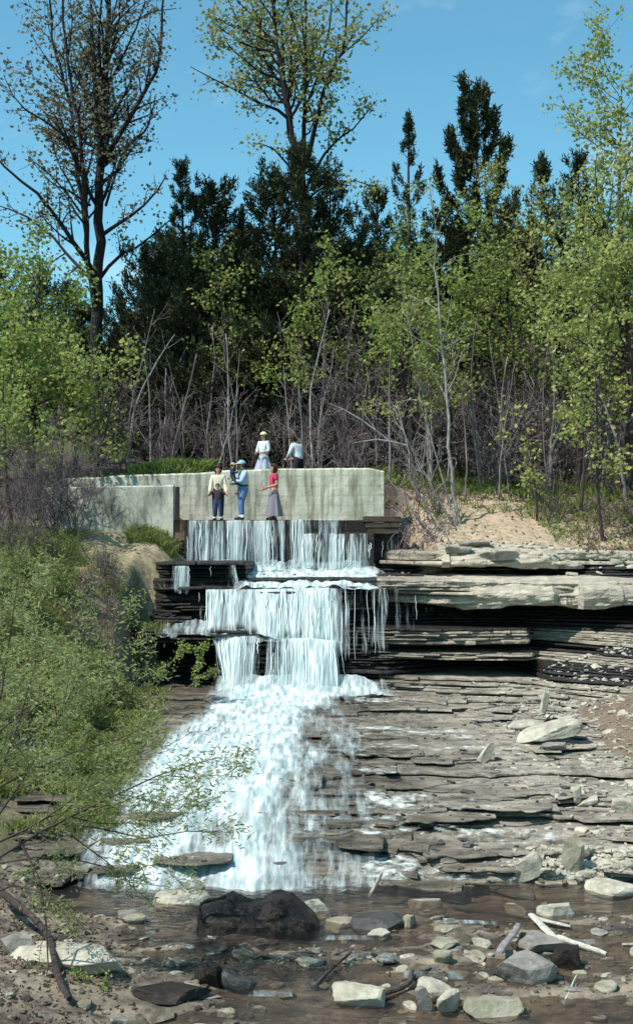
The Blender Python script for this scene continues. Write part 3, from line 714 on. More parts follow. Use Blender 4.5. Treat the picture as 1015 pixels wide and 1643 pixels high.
# trickles down the black block on the left
fall('waterfall', [(276, 275, 909, 32.98, 948, 32.75), (303, 304, 909, 32.98, 950, 32.75)], [.62, .5], 231, 14, bow=.05, rs=(.006, .016))
fall('waterfall', [(335, 335, 908, 32.93, 944, 32.8), (362, 372, 908, 32.93, 944, 32.7), (378, 385, 908, 32.93, 944, 32.6)], [.16, .35, .55], 235, 12, bow=.06, rs=(.006, .016))
fall('waterfall', [(268, 266, 951, 32.6, 1000, 32.0), (300, 300, 951, 32.55, 1002, 32.0), (332, 332, 950, 32.5, 1004, 31.9)], [.12, .18, .25], 239, 10, bow=.05, rs=(.005, .012))
# middle fall
fall('waterfall', [(330, 330, 948, 32.2, 1012, 31.6), (365, 366, 947, 32.1, 1014, 31.55), (420, 421, 946, 32.05, 1018, 31.4), (470, 470, 945, 32.05, 1022, 31.35), (510, 511, 944, 32.05, 1026, 31.3), (530, 531, 944, 32.05, 1030, 31.3)],
     [.58, .66, .72, .85, .9, .62], 241, 170)
fall('waterfall', [(524, 526, 945, 32.0, 1040, 31.2), (548, 550, 946, 31.95, 1070, 31.1), (575, 578, 946, 31.9, 1062, 31.1), (600, 602, 946, 31.85, 1050, 31.1), (625, 628, 946, 31.8, 1052, 31.1)],
     [.42, .46, .30, .28, .22], 251, 75, rs=(.006, .02))
fall('waterfall', [(630, 630, 948, 31.75, 1030, 31.1), (700, 700, 948, 31.6, 1020, 31.1)], [.15, .08], 255, 9, bow=.04, rs=(.005, .011))
# lowest drop to the apron
fall('waterfall', [(340, 362, 1018, 31.35, 1106, 30.7), (378, 380, 1020, 31.2, 1110, 30.6), (420, 412, 1024, 31.15, 1112, 30.6), (455, 455, 1026, 31.1, 1112, 30.6), (500, 502, 1026, 31.1, 1112, 30.6), (545, 552, 1030, 31.0, 1110, 30.6)],
     [.66, .88, .28, .85, .92, .5], 261, 190)
# white water on the tread between upper and middle fall
def tread(name, cols, rows_y, seed, cov, mat='cascade', lift=.05, rel=1.0):
    """cols: list of x at back / x at front pairs are blended; rows_y: [(y, Y)] from back to front"""
    (xb0, xb1), (xf0, xf1) = cols
    nv, nu = 28, int((max(xb1, xf1) - min(xb0, xf0))/2.2)
    t = np.linspace(0, 1, nv); yy = np.interp(t, np.linspace(0, 1, len(rows_y)), [r[0] for r in rows_y]); Yd = np.interp(t, np.linspace(0, 1, len(rows_y)), [r[1] for r in rows_y])
    V = np.zeros((nv, nu, 3)); cv = np.zeros((nv, nu))
    for k in range(nv):
        x0 = xb0 + (xf0 - xb0)*t[k]; x1 = xb1 + (xf1 - xb1)*t[k]
        xx = np.linspace(x0, x1, nu)
        V[k, :, 0] = (xx - HX)*Yd[k]/F; V[k, :, 1] = Yd[k]; V[k, :, 2] = EYE + (HY - yy[k])*Yd[k]/F
        e = np.minimum(np.linspace(0, 1, nu), np.linspace(1, 0, nu))
        cv[k] = cov + np.clip((e - .06)*4, -.25, .12)
    V[..., 2] += lift + (fbm(V[..., 0]*2.2, V[..., 1]*2.2, s=seed)*.12 + fbm(V[..., 0]*7, V[..., 1]*5, s=seed+3)*.05)*rel
    mb = MB(); mb.grid(V); o = mb.build(name, M[mat], smooth=True); cover(o, cv); tag(o, kind='structure')
tread('white_water', [(396, 600), (372, 640)], [(912, 34.9), (926, 34.0), (946, 32.1)], 301, .70)
tread('white_water', [(590, 720), (560, 745)], [(925, 34.2), (934, 33.2), (946, 31.9)], 305, .42)
tread('white_water', [(300, 602), (296, 606)], [(906, 35.0), (914, 34.85), (922, 34.5)], 313, .52, lift=.10)
tread('white_water', [(340, 552), (336, 560)], [(1008, 31.75), (1024, 31.35), (1034, 31.15)], 315, .46, lift=.05)
tread('white_water', [(350, 610), (330, 640)], [(1092, 30.95), (1106, 30.6), (1124, 29.9)], 317, .62, lift=.10)
tread('white_water', [(262, 345), (246, 440)], [(1000, 32.0), (1012, 31.6), (1022, 31.3)], 309, .40, lift=.03)

# the apron: white water fanning out over the low beds down to the pool
ny_, nx_ = 330, 190
Yv = np.linspace(30.9, 18.35, ny_)
xl = np.interp(-Yv, [-31, -29, -27.5, -24, -21.3, -20, -18.3], [350, 310, 285, 215, 150, 118, 85])
xr = np.interp(-Yv, [-31, -29, -27.5, -24, -21.3, -20, -18.3], [600, 600, 575, 580, 590, 600, 600])
V = np.zeros((ny_, nx_, 3)); cv = np.zeros((ny_, nx_))
uu = np.linspace(0, 1, nx_)
A = apz(Yv)
for k in range(ny_):
    xx = xl[k] + (xr[k] - xl[k])*uu
    V[k, :, 0] = (xx - HX)*Yv[k]/F; V[k, :, 1] = Yv[k]; V[k, :, 2] = A[k]
X_, Y_ = V[..., 0], V[..., 1]
stepz = np.floor((V[..., 2] + fbm(X_*.5, Y_*.6, s=331)*.10)/.085)*.085 + .085
V[..., 2] = np.maximum(V[..., 2]*.45 + stepz*.55, -.02) + .12 + np.abs(fbm(X_*1.6, Y_*.8, s=335))*.06 + fbm(X_*7, Y_*1.8, s=339, o=3)*.03
V[-14:, :, 2] = np.minimum(V[-14:, :, 2], np.linspace(.16, -.03, 14)[:, None])
V[-60:, :, 1] += (fbm(V[-1, :, 0]*1.3, 5, s=347)*.45 + fbm(V[-1, :, 0]*5, 5, s=348)*.12)[None]*np.linspace(0, 1, 60)[:, None]
rib = fbm(X_*1.5, Y_*.35, s=341)*.20
cv = .82 + rib*1.3 + np.clip((uu - .02)*6, 0, 1)[None]*.12 - .12
edge_r = np.clip((1 - uu)*2.4, 0, 1)[None]; cv = cv - (1 - edge_r)*.52 - np.clip(.20 - uu, 0, 1)[None]*2.6 + fbm(X_*.9, Y_*.5, s=343)*.24
cv = cv + np.clip((29.5 - Y_)/-1.5, -.0, .1)
mb = MB(); mb.grid(V); o = mb.build('cascade', M['cascade'], smooth=True); cover(o, cv); tag(o, kind='structure')
mbc = mb
tread('white_water', [(110, 560), (90, 600)], [(1404, 19.0), (1413, 18.65), (1430, 18.0)], 319, .36, lift=.03)
def riffle(x0, x1, y, dy, seed, cov=.34):
    Yq = lambda yy: 4.965*F/(yy - HY)
    tread('riffle', [(x0, x1), (x0 - 6, x1 + 4)], [(y, Yq(y)), (y + dy*.5, Yq(y + dy*.5)), (y + dy, Yq(y + dy))], seed, cov, lift=.012, rel=.15)
for a in ((640, 748, 1560, 12, 371), (395, 470, 1592, 9, 373), (560, 640, 1532, 8, 375), (860, 960, 1508, 8, 377), (690, 800, 1478, 6, 379), (520, 600, 1502, 7, 381), (230, 330, 1606, 8, 383)): riffle(*a)
# thin froth running over the beds to the right
Yv = np.linspace(29.8, 18.5, 150); uu = np.linspace(0, 1, 150); V = np.zeros((150, 150, 3))
for k in range(150):
    V[k, :, 0] = (545 - HX)*Yv[k]/F + uu*(3.4 + (30-Yv[k])*.02); V[k, :, 1] = Yv[k]; V[k, :, 2] = apz(Yv[k])
V[..., 2] += .13 + fbm(V[..., 0]*.9, V[..., 1]*1.2, s=351)*.05
cv = .50 + fbm(V[..., 0]*.7, V[..., 1]*2.6, s=353)*.36 - uu[None]*.12 - np.clip(.12 - uu, 0, 1)[None]*5
mb = MB(); mb.grid(V); o = mb.build('thin_froth', M['film'], smooth=True); cover(o, cv); tag(o, kind='structure')

# ------------------------------------------------------------------ stones and driftwood
_bm = bmesh.new(); bmesh.ops.create_icosphere(_bm, subdivisions=4, radius=1.0)
ICO_V = np.array([v.co[:] for v in _bm.verts]); ICO_F = np.array([[v.index for v in f.verts] for f in _bm.faces]); _bm.free()
_bm = bmesh.new(); bmesh.ops.create_icosphere(_bm, subdivisions=2, radius=1.0)
IC2_V = np.array([v.co[:] for v in _bm.verts]); IC2_F = np.array([[v.index for v in f.verts] for f in _bm.faces]); _bm.free()
def rock_v(seed, planes=14, base=ICO_V, rough=.03, flat_top=True):
    rr = np.random.RandomState(seed); v = base.copy()
    ns = rr.normal(size=(planes, 3)); ns /= np.linalg.norm(ns, axis=1)[:, None]; ds = rr.uniform(.45, .82, planes)
    if flat_top: ns[0] = (rr.uniform(-.15, .15), rr.uniform(-.15, .15), 1); ds[0] = .5; ns[1] = (0, 0, -1); ds[1] = .5
    for _ in range(2):
        for nn, d in zip(ns, ds):
            e = np.maximum(v @ nn - d, 0); v -= e[:, None]*nn
    if rough: v = v + v/np.linalg.norm(v, axis=1)[:, None]*(fbm(v[:, 0]*3+seed, v[:, 1]*3, v[:, 2]*3, s=seed)*rough*2 + fbm(v[:, 0]*9, v[:, 1]*9, v[:, 2]*9+seed, s=seed)*rough*.6)[:, None]
    lo, hi = v.min(0), v.max(0)
    return (v - (lo + hi)/2)/(hi - lo)          # unit box
def rot(rx=0, ry=0, rz=0): return np.array(Matrix.Rotation(rz, 3, 'Z') @ Matrix.Rotation(ry, 3, 'Y') @ Matrix.Rotation(rx, 3, 'X'))
M['st_pale'] = nmat('pale_stone', [(.3, (.22, .19, .145)), (.5, (.40, .365, .285)), (.7, (.56, .52, .41))], scale=4.5, detail=9, bump=.6, bscale=9, rough=.85)
M['st_grey'] = nmat('grey_stone', [(.3, (.12, .11, .095)), (.5, (.24, .22, .19)), (.7, (.36, .335, .285))], scale=3, bump=.6, bscale=9, rough=.8)
M['st_olive'] = nmat('olive_stone', [(.3, (.15, .135, .095)), (.5, (.29, .265, .19)), (.7, (.42, .385, .29))], scale=3, bump=.6, bscale=9, rough=.75)
M['st_wet'] = nmat('wet_brown_gravel', [(.3, (.05, .038, .028)), (.5, (.11, .09, .06)), (.75, (.25, .22, .16))], scale=3, bump=.4, bscale=9, rough=.5)
M['st_blue'] = nmat('blue_grey_slate', [(.3, (.035, .033, .033)), (.6, (.08, .078, .076)), (.8, (.16, .155, .15))], scale=3, bump=.6, bscale=9, rough=.5)
M['st_dark'] = nmat('black_wet_stone', [(.3, (.010, .008, .007)), (.55, (.030, .022, .018)), (.8, (.12, .09, .065))], scale=2.5, stretch=(1, 1, 2), bump=.9, bscale=6, rough=.55)
M['driftwood'] = nmat('bleached_driftwood', [(.3, (.33, .30, .24)), (.5, (.50, .47, .39)), (.7, (.64, .61, .53))], scale=2.5, stretch=(6, 6, 6), bump=.5, bscale=6)
M['wood_dark'] = nmat('dark_driftwood', [(.3, (.035, .028, .025)), (.6, (.09, .075, .065)), (.8, (.16, .14, .12))], scale=3, stretch=(5, 5, 5), bump=.5, bscale=6)
def stone(x, y, w, h, label, mat='st_pale', depth=.8, seed=1, rz=0.0, tilt=(0, 0), name='stone', planes=14, sink=.12, cat='stone', Y=None, group=None):
    """x, y: middle of the stone's foot in the photo; w, h: its size there"""
    p, nrm = hit(x, y)
    if Y: p = P(x, y, Y)
    k = p.y/F
    v = rock_v(seed, planes)*np.array((w*k, w*k*depth, h*k*1.15)) @ rot(*tilt, rz).T
    v[:, 2] -= v[:, 2].min() + h*k*sink
    mb = MB(); mb.add(v, ICO_F)
    o = mb.build(name, M[mat]); o.location = p
    return tag(o, label, cat, group)
def plank(x0, y0, x1, y1, r, label, mat='driftwood', Y0=None, Y1=None, name='driftwood', flat_=1.0, seed=1, cat='driftwood', rise=(0, 0), bend=.03):
    a = P(x0, y0, Y0) if Y0 else hit(x0, y0)[0]; b = P(x1, y1, Y1) if Y1 else hit(x1, y1)[0]
    a = a + Vector((0, 0, rise[0])); b = b + Vector((0, 0, rise[1]))
    rr = random.Random(seed); n_ = 12; L = (b - a).length
    side = (b - a).cross(Vector((0, 0, 1))).normalized() if abs((b-a).normalized().z) < .9 else Vector((1, 0, 0))
    pts = [a.lerp(b, t/(n_-1)) + side*math.sin(t*.6 + seed)*bend*L*.3 for t in range(n_)]
    rad = [r*(1 + rr.uniform(-.12, .12))*(.75 if t in (0, n_-1) else 1)*(1 - .25*t/n_) for t in range(n_)]
    mb = MB(); mb.tube(pts, rad, 9)
    mb.f.append(np.arange(8, -1, -1)[None])
    V = mb.v[0]; c = np.repeat(np.array([tuple(p) for p in pts]), 9, axis=0)
    V[:, 2] = c[:, 2] + (V[:, 2] - c[:, 2])*flat_
    o = mb.build(name, M[mat], off=a); o.location = a
    return tag(o, label, cat)

# the big black boulder / drift stump at the foot of the falls
pb, _ = hit(415, 1484)
t = thing('boulder', 'big black wet boulder with a ridged top lying below the falls', 'boulder', (pb.x, pb.y, 0))
k = pb.y/F; nx_b = 60; th = np.linspace(0, PI, 26)
ox = np.array([317, 322, 336, 352, 366, 372, 382, 402, 424, 436, 450, 468, 480, 492, 504, 514], float)
oh = np.array([18, 38, 46, 50, 60, 62, 50, 48, 50, 60, 63, 61, 50, 36, 18, 4], float)
xx = np.linspace(317, 514, nx_b); hh = np.interp(xx, ox, oh)*k*.80; rows = []
dp = .50*np.clip(np.minimum((xx - 312)/16, (518 - xx)/30), .15, 1)**.5
for q in th:
    cy, sy = math.copysign(abs(math.cos(q))**.55, math.cos(q)), max(0, math.sin(q))**.5
    rows.append(np.stack([(xx - 415)*k + 0*xx, -dp*cy*(1 - .15*sy), hh*sy - .06], -1))
V = np.stack(rows)
V[..., 1] += fbm(V[..., 0]*3, V[..., 2]*4, V[..., 1]*3, s=46)*.13; V[..., 2] += fbm(V[..., 0]*4, V[..., 1]*4, s=47)*.05; V[..., 0] += fbm(V[..., 1]*4, V[..., 2]*5, s=48)*.05
mb = MB(); mb.grid(V); mb.build('rock_body', M['st_dark'], t)
def ridge(pxs, r0):
    mb = MB()
    pts = []
    for x, y, dy in pxs: pts.append(P(x, y, pb.y + dy) - Vector((pb.x, pb.y, 0)))
    mb.tube(catmull(pts, 16), r0*(1 + .3*np.sin(np.arange(16)*1.1)), 7)
    mb.build('rock_ridge', M['st_dark'], t, smooth=True)
ridge([(322, 1476, -.46), (322, 1452, -.46), (335, 1445, -.47), (355, 1441, -.48), (362, 1438, -.45)], .024)

stone(292, 1458, 96, 24, 'long pale flat slab behind the left end of the black boulder', 'st_pale', .7, 3)
stone(505, 1468, 52, 20, 'pale rounded slab behind the right end of the black boulder', 'st_pale', .9, 4)
stone(681, 1460, 56, 20, 'pale block lying alone in the water with a dark right end', 'st_pale', .5, 5, rz=.1, planes=9)
stone(606, 1494, 88, 24, 'dark slate slab in the water with a small pale stone at its foot', 'st_blue', .7, 6, planes=12)
stone(607, 1506, 38, 14, 'small pale stone at the foot of the dark slate slab', 'st_pale', .7, 7)
stone(545, 1487, 52, 12, 'flat olive slab between the black boulder and the dark slate slab', 'st_olive', .8, 8, rz=.5)
stone(655, 1488, 26, 20, 'small tan stone at the right end of the dark slate slab', 'st_olive', .8, 9)
stone(890, 1474, 62, 24, 'pale rounded rock lying on the gravel above the driftwood planks', 'st_pale', .8, 10)
stone(842, 1570, 106, 38, 'large smooth grey boulder under the leaning plank', 'st_grey', .8, 11, rz=.15, planes=10, name='boulder', cat='boulder')
stone(907, 1553, 52, 34, 'black rock wedged behind the large smooth grey boulder', 'st_dark', .8, 12, planes=12)
stone(868, 1528, 76, 26, 'brownish slab lying under the crossed driftwood', 'st_grey', .8, 13)
stone(575, 1612, 86, 34, 'pale angular boulder at the bottom with dead wood on its right', 'st_pale', .8, 14, rz=-.1, planes=10, name='boulder', cat='boulder')
stone(698, 1608, 62, 30, 'pale tilted slab lying upper of two at the bottom edge', 'st_pale', .6, 15, tilt=(.2, .15))
stone(718, 1626, 50, 34, 'cream broken slab leaning in front of the tilted slab at the bottom', 'st_pale', .5, 16, rz=.7, tilt=(.3, -.2), planes=9)
stone(680, 1622, 24, 40, 'narrow grey slab standing left of the cream broken slab', 'st_grey', .5, 40, tilt=(.2, -.3), planes=9)
stone(790, 1626, 96, 26, 'long flat tan rock at the bottom right of the cream slabs', 'st_olive', .7, 17, planes=10)
stone(710, 1543, 32, 18, 'yellowish block of stone among small pebbles left of the leaning plank', 'st_olive', .8, 18)
stone(772, 1518, 32, 12, 'small pale flat stone in the shallows left of the leaning plank', 'st_pale', .8, 19)
stone(712, 1520, 46, 12, 'low olive stone awash in the middle of the shallows', 'st_olive', .9, 20)
stone(620, 1540, 40, 9, 'flat brown stone awash beside a dark stick', 'st_grey', .9, 21)
stone(500, 1546, 50, 9, 'orange brown flat stone awash below the black boulder', 'st_olive', .9, 22, rz=.4)
stone(338, 1582, 50, 32, 'dark triangular rock splitting the stream at the lower left', 'st_dark', .8, 23, planes=8, tilt=(0, .3))
stone(380, 1590, 62, 20, 'dark slab leaning on the triangular rock', 'st_blue', .5, 24, tilt=(.15, .35), planes=9)
stone(275, 1597, 130, 14, 'long low dark ledge awash left of the triangular rock', 'st_dark', .6, 25)
stone(110, 1552, 200, 34, 'long pale slab like a log on the bank at the lower left', 'st_pale', .35, 26, rz=-.32, planes=12)
stone(30, 1528, 60, 30, 'grey rock under the willow at the left edge', 'st_grey', .8, 27)
stone(205, 1472, 40, 9, 'low grey stone at the edge of the still pool', 'st_grey', .9, 28)
stone(214, 1478, 44, 10, 'thin tan slab beside the low grey stone at the pool edge', 'st_olive', .6, 29, rz=.4)
# the right bank
stone(845, 1168, 66, 12, 'pale slab lying flat beneath the small upright stone', 'st_pale', .7, 30, planes=9)
stone(880, 1192, 110, 17, 'largest pale slab on the right bank, tilted up at its right end', 'st_pale', .5, 31, rz=.15, tilt=(.1, -.25), planes=8, sink=0)
stone(888, 1203, 40, 12, 'small dark wedge stone under the largest pale slab', 'st_grey', .7, 32)
stone(873, 1146, 13, 42, 'small pale stone standing upright above the slabs', 'st_pale', .6, 33, planes=8, tilt=(0, .12))
stone(905, 1165, 42, 8, 'thin pale flake right of the upright stone', 'st_pale', .8, 34, tilt=(0, -.4))
stone(779, 1222, 20, 30, 'pale stone chip leaning at the edge of a dark ledge', 'st_pale', .5, 35, tilt=(0, .4), planes=8)
stone(925, 1286, 14, 26, 'small pale pointed stone standing by a flat stone', 'st_pale', .6, 36, planes=8)
stone(940, 1292, 40, 10, 'pale flat stone at the foot of the small pointed stone', 'st_pale', .8, 37, tilt=(0, -.2))
stone(1002, 1300, 50, 20, 'thick pale slab jutting in at the right edge', 'st_pale', .8, 38, planes=9)
stone(846, 1412, 52, 32, 'pointed pale slab leaning at the left of the stone heap', 'st_pale', .5, 39, tilt=(.1, -.45), planes=8)
stone(918, 1402, 36, 56, 'tall tan stone standing up in the stone heap', 'st_olive', .45, 42, planes=9, tilt=(0, .1))
stone(985, 1432, 90, 16, 'flat pale slab at the foot of the stone heap', 'st_pale', .7, 43, planes=10)
stone(515, 1448, 12, 9, 'small brown cobble nearest the black boulder in the pool', 'st_dark', .9, 45)
stone(543, 1447, 15, 12, 'reddish brown cobble in the pool below the falls', 'wood_dark', .9, 46)
rs_ = random.Random(19); fm = []
for i in range(7):
    mb = MB(); mb.add(rock_v(80 + i, 9)*np.array((1, .75, .20)) @ rot(0, 0, .3*i).T, ICO_F); fm.append(mb)
fmesh = [[m_.mesh('flat_stone', M[q]) for m_ in fm] for q in ('st_pale', 'st_grey', 'st_olive', 'st_wet')]
flab = ['pale flat stone among the many lying in the shallow stream', 'grey flat stone among the many lying in the shallow stream', 'olive flat stone among the many lying in the shallow stream', 'wet brown flat stone among the many lying in the shallow stream']
fgrp = ['pale flat stones in the shallows', 'grey flat stones in the shallows', 'olive flat stones in the shallows', 'wet brown flat stones in the shallows']
for i in range(165):
    X, Y = rs_.uniform(-3.4, 4.6), rs_.uniform(12.6, 17.6)
    p, n_ = down(X, Y)
    q = rs_.choice([0, 0, 1, 2, 3, 3]); w_ = rs_.uniform(.10, .24) + (.22*rs_.random()**3 if q else 0)
    o = bpy.data.objects.new('flat_stone', fmesh[q][i % 7]); COL.objects.link(o)
    o.location = (X, Y, max(p.z, -.04) + w_*.0); o.scale = (w_*1.2, w_, w_*rs_.uniform(.8, 1.3)); o.rotation_euler = (rs_.gauss(0, .12), rs_.gauss(0, .12), rs_.uniform(0, 6.3))
    tag(o, flab[q], 'stone', fgrp[q])
# driftwood
plank(592, 1440, 613, 1399, .028, 'short bleached stick standing up out of the pool', Y1=pb.y + 1.35, Y0=pb.y + 1.5, flat_=1)
plank(800, 1552, 831, 1498, .055, 'grey plank leaning up from the large smooth boulder', 'bark_grey', rise=(.16, .12), flat_=.6, seed=3)
plank(850, 1484, 897, 1524, .060, 'broad bleached plank sloping down across the crossed driftwood', rise=(.14, .10), flat_=.5, seed=4)
plank(852, 1484, 914, 1494, .045, 'bleached plank lying level at the top of the crossed driftwood', rise=(.10, .06), flat_=.5, seed=5)
plank(893, 1516, 972, 1536, .040, 'thin bleached branch lying right of the crossed driftwood', rise=(.10, .04), seed=6)
plank(728, 1460, 912, 1492, .030, 'long dark straight pole lying low across the shallows', 'wood_dark', rise=(.03, .08), seed=7, bend=.0)
plank(500, 1592, 562, 1540, .022, 'dark thin stick above the pale angular boulder', 'wood_dark', rise=(.05, .10), seed=8)
plank(595, 1537, 640, 1548, .022, 'short pale edged stick awash in mid stream', 'wood_dark', rise=(.05, .03), seed=9)
plank(600, 1618, 668, 1578, .035, 'dead wood curling up beside the pale angular boulder', 'wood_dark', rise=(.05, .14), seed=10, bend=.25)
plank(745, 1421, 832, 1425, .018, 'thin dark stick at the water edge below the beds', 'wood_dark', rise=(.03, .03), seed=11)
plank(905, 1606, 925, 1578, .010, 'thin pale twig standing in the water at the lower right', rise=(.0, .10), seed=12)
plank(860, 1182, 884, 1164, .02, 'short brown stick leaning on the right bank slabs', 'wood_dark', rise=(.1, .25), seed=13)
plank(0, 1452, 128, 1618, .048, 'dark dead trunk slanting down under the willow', 'bark', rise=(.35, .12), seed=14, bend=.1)

# rubble, gravel, twigs
def scatter_mb(n, sampler, size, seed, protos=10, flat_=.35, hmin=.0):
    rr = random.Random(seed); pv = [rock_v(500 + seed + i, 8, IC2_V, 0.0) for i in range(protos)]
    mb = MB()
    for _ in range(n):
        X, Y = sampler(rr); p, nr = down(X, Y, 5.2 if Y < 33 else 30)
        if p is None or p.z < hmin: continue
        s_ = size(rr); v = pv[rr.randrange(protos)]*np.array((s_*rr.uniform(.7, 1.5), s_*rr.uniform(.5, 1), s_*flat_*rr.uniform(.5, 1.3)))
        v = v @ rot(rr.gauss(0, .18), rr.gauss(0, .18), rr.uniform(0, 6.3)).T
        mb.add(v + np.array((p.x, p.y, p.z + s_*flat_*.2)), IC2_F)
    return mb
def lognorm(lo, mid): return lambda rr: min(.45, lo + mid*abs(rr.gauss(0, 1))**1.5)
mb = scatter_mb(3600, lambda rr: (rr.triangular(3.0, 9.5, 8.6), rr.uniform(18.6, 30.5)), lognorm(.035, .05), 1, flat_=.3)
tag(mb.build('loose_shale', M['st_pale']), 'loose pale shale chips strewn over the right bank', 'rubble', kind='stuff')
def heap(rr): 
    a = rr.gauss(0, 1); return 4.25 + a*.6, 18.75 + abs(rr.gauss(0, .35)) - .25*0
mb = scatter_mb(900, heap, lognorm(.03, .05), 2, flat_=.4)
tag(mb.build('stone_heap', M['st_pale']), 'heap of pale broken stones at the water edge on the right', 'rubble', kind='stuff')
mb = scatter_mb(5200, lambda rr: (rr.uniform(-5.5, 5.5), rr.uniform(10.5, 19)), lognorm(.015, .028), 3, flat_=.5, hmin=-.035)
tag(mb.build('gravel', M['st_wet']), 'brown gravel and pebbles in the shallow stream', 'gravel', kind='stuff')
mb = scatter_mb(500, lambda rr: (rr.uniform(-5.5, 5.5), rr.uniform(10.5, 19)), lognorm(.03, .05), 4, flat_=.4, hmin=-.06)
tag(mb.build('pebbles', M['st_olive']), 'larger olive pebbles lying in the shallow stream', 'gravel', kind='stuff')
mb = scatter_mb(900, lambda rr: (rr.uniform(-1, 5.5), rr.uniform(18.8, 30.5)), lognorm(.025, .04), 5, flat_=.3)
tag(mb.build('wet_shale', M['st_blue']), 'dark wet shale flakes on the beds right of the white water', 'rubble', kind='stuff')
mb = scatter_mb(220, lambda rr: (rr.uniform(3.3, 8.5), rr.uniform(32.6, 34.6)), lognorm(.04, .07), 6, flat_=.3)
tag(mb.build('path_stones', M['st_pale']), 'flat stones along the top of the right ledge', 'rubble', kind='stuff')
for i, (x, y, w_, h_, lb) in enumerate([(735, 886, 44, 10, 'flat dark stone under the roots of the leaning stems'), (800, 898, 60, 14, 'grey slab resting on the upper right ledge'), (905, 912, 60, 10, 'thin slab near the end of the upper right ledge'), (760, 876, 50, 9, 'long thin slab at the edge of the path above the ledge')]):
    stone(x, y, w_, h_, lb, 'st_grey', .8, 60 + i, planes=10)

# ------------------------------------------------------------------ plants
class Plant:
    def __init__(self, seed, seg=.4, wig=.16, up=(.05, .05, .05, .05), dens=(1.5, 2.5, 3), ang=(.9, .8, .7), ratio=(.5, .5, .45), maxl=2, leafl=2, minr=.006, step=.22, taper=.3, sides=(8, 5, 4, 3), rr_=.5):
        self.r = random.Random(seed); self.wood = MB(); self.anch = []
        self.c = dict(seg=seg, wig=wig, up=up, dens=dens, ang=ang, ratio=ratio, maxl=maxl, leafl=leafl, minr=minr, step=step, taper=taper, sides=sides, rr_=rr_)
    def rv(self): r = self.r; return Vector((r.gauss(0, 1), r.gauss(0, 1), r.gauss(0, 1)))
    def grow(self, p, d, L, r0, lvl):
        c, r = self.c, self.r
        n = max(3, int(math.ceil(L/c['seg']))); st = L/n; pts = [p.copy()]; d = d.normalized()
        for _ in range(n):
            d = (d + self.rv()*c['wig'] + Vector((0, 0, c['up'][min(lvl, 3)]))).normalized()
            p = p + d*st; pts.append(p.copy())
        rad = np.maximum(np.linspace(r0, r0*c['taper'], n + 1), c['minr'])
        self.along(pts, rad, L, lvl)
    def along(self, pts, rad, L, lvl, t0=.2):
        c, r = self.c, self.r
        self.wood.tube(pts, rad, c['sides'][min(lvl, 3)])
        n = len(pts) - 1
        pts = [Vector(tuple(q)) for q in pts]
        if lvl < c['maxl']:
            for _ in range(max(1, int(L*c['dens'][min(lvl, len(c['dens'])-1)]*r.uniform(.8, 1.2)))):
                t = r.uniform(t0, .98)*n; i = min(int(t), n - 1); q = pts[i].lerp(pts[i+1], t - i)
                d0 = (pts[i+1] - pts[i]).normalized(); s_ = self.rv().cross(d0).normalized(); a = c['ang'][min(lvl, len(c['ang'])-1)]*r.uniform(.7, 1.25)
                self.grow(q, d0*math.cos(a) + s_*math.sin(a), L*c['ratio'][min(lvl, len(c['ratio'])-1)]*r.uniform(.5, 1.15)*(1.15 - .6*t/n), max(c['minr'], rad[i]*c['rr_']), lvl + 1)
        if lvl >= c['leafl']:
            k = max(1, int(L/c['step']))
            for _ in range(k):
                t = r.uniform(.25, 1)*n; i = min(int(t), n - 1); self.anch.append(pts[i].lerp(pts[i+1], t - i)[:])
            self.anch.append(pts[-1][:])
    def limb(self, pxs, r0, r1, L=None, lvl=0, n=None, t0=.2):
        """pxs: (x, y, Y) along a limb seen in the photo, each at its own distance"""
        base = [P(*q) for q in pxs]; L = sum((base[i+1]-base[i]).length for i in range(len(base)-1))
        n = n or max(5, int(L/.6)); pts = catmull(base, n)
        pts[1:] += np.array([[self.r.gauss(0, .03) for _ in range(3)] for _ in range(n-1)])*min(1, L/4)
        self.along(pts, np.linspace(r0, r1, n), L, lvl, t0)
def leaves(anch, per, spread, l, w, seed, droop=0.0, keep=1.0):
    rs = np.random.RandomState(seed); A = np.array(anch)
    if keep < 1: A = A[rs.rand(len(A)) < keep]
    n = len(A)*per; c = np.repeat(A, per, 0) + rs.normal(size=(n, 3))*spread
    u = rs.normal(size=(n, 3)); u[:, 2] = u[:, 2]*.6 - droop; u /= np.linalg.norm(u, axis=1)[:, None]
    x = rs.normal(size=(n, 3)); x[:, 2] *= .4; v = np.cross(u, x); v /= np.linalg.norm(v, axis=1)[:, None] + 1e-9
    s_ = rs.uniform(.6, 1.25, n)[:, None]; nrm = np.cross(u, v)
    u = u*l*s_*.5; v = v*w*s_*.5
    mid = c + nrm*(w*.12)*s_
    V = np.stack([c - u, mid + v, c + u, mid - v], 1).reshape(-1, 3)
    mb = MB(); mb.add(V, np.arange(n*4).reshape(-1, 4)); return mb
def finish(pl, t, bark, leaf=None, per=4, spread=.12, l=.1, w=.07, seed=1, droop=0.0, keep=1.0, stem='trunk', crown='crown'):
    pl.wood.build(stem, M[bark], t, smooth=True, off=t.location if t.get('abs') else None)
    if leaf and pl.anch:
        leaves(pl.anch, per, spread, l, w, seed, droop, keep).build(crown, M[leaf], t, off=t.location if t.get('abs') else None)
    if t.get('abs'): del t['abs']
def abs_thing(name, label, cat, base, group=None):
    t = thing(name, label, cat, base, 0, group); t['abs'] = 1; return t
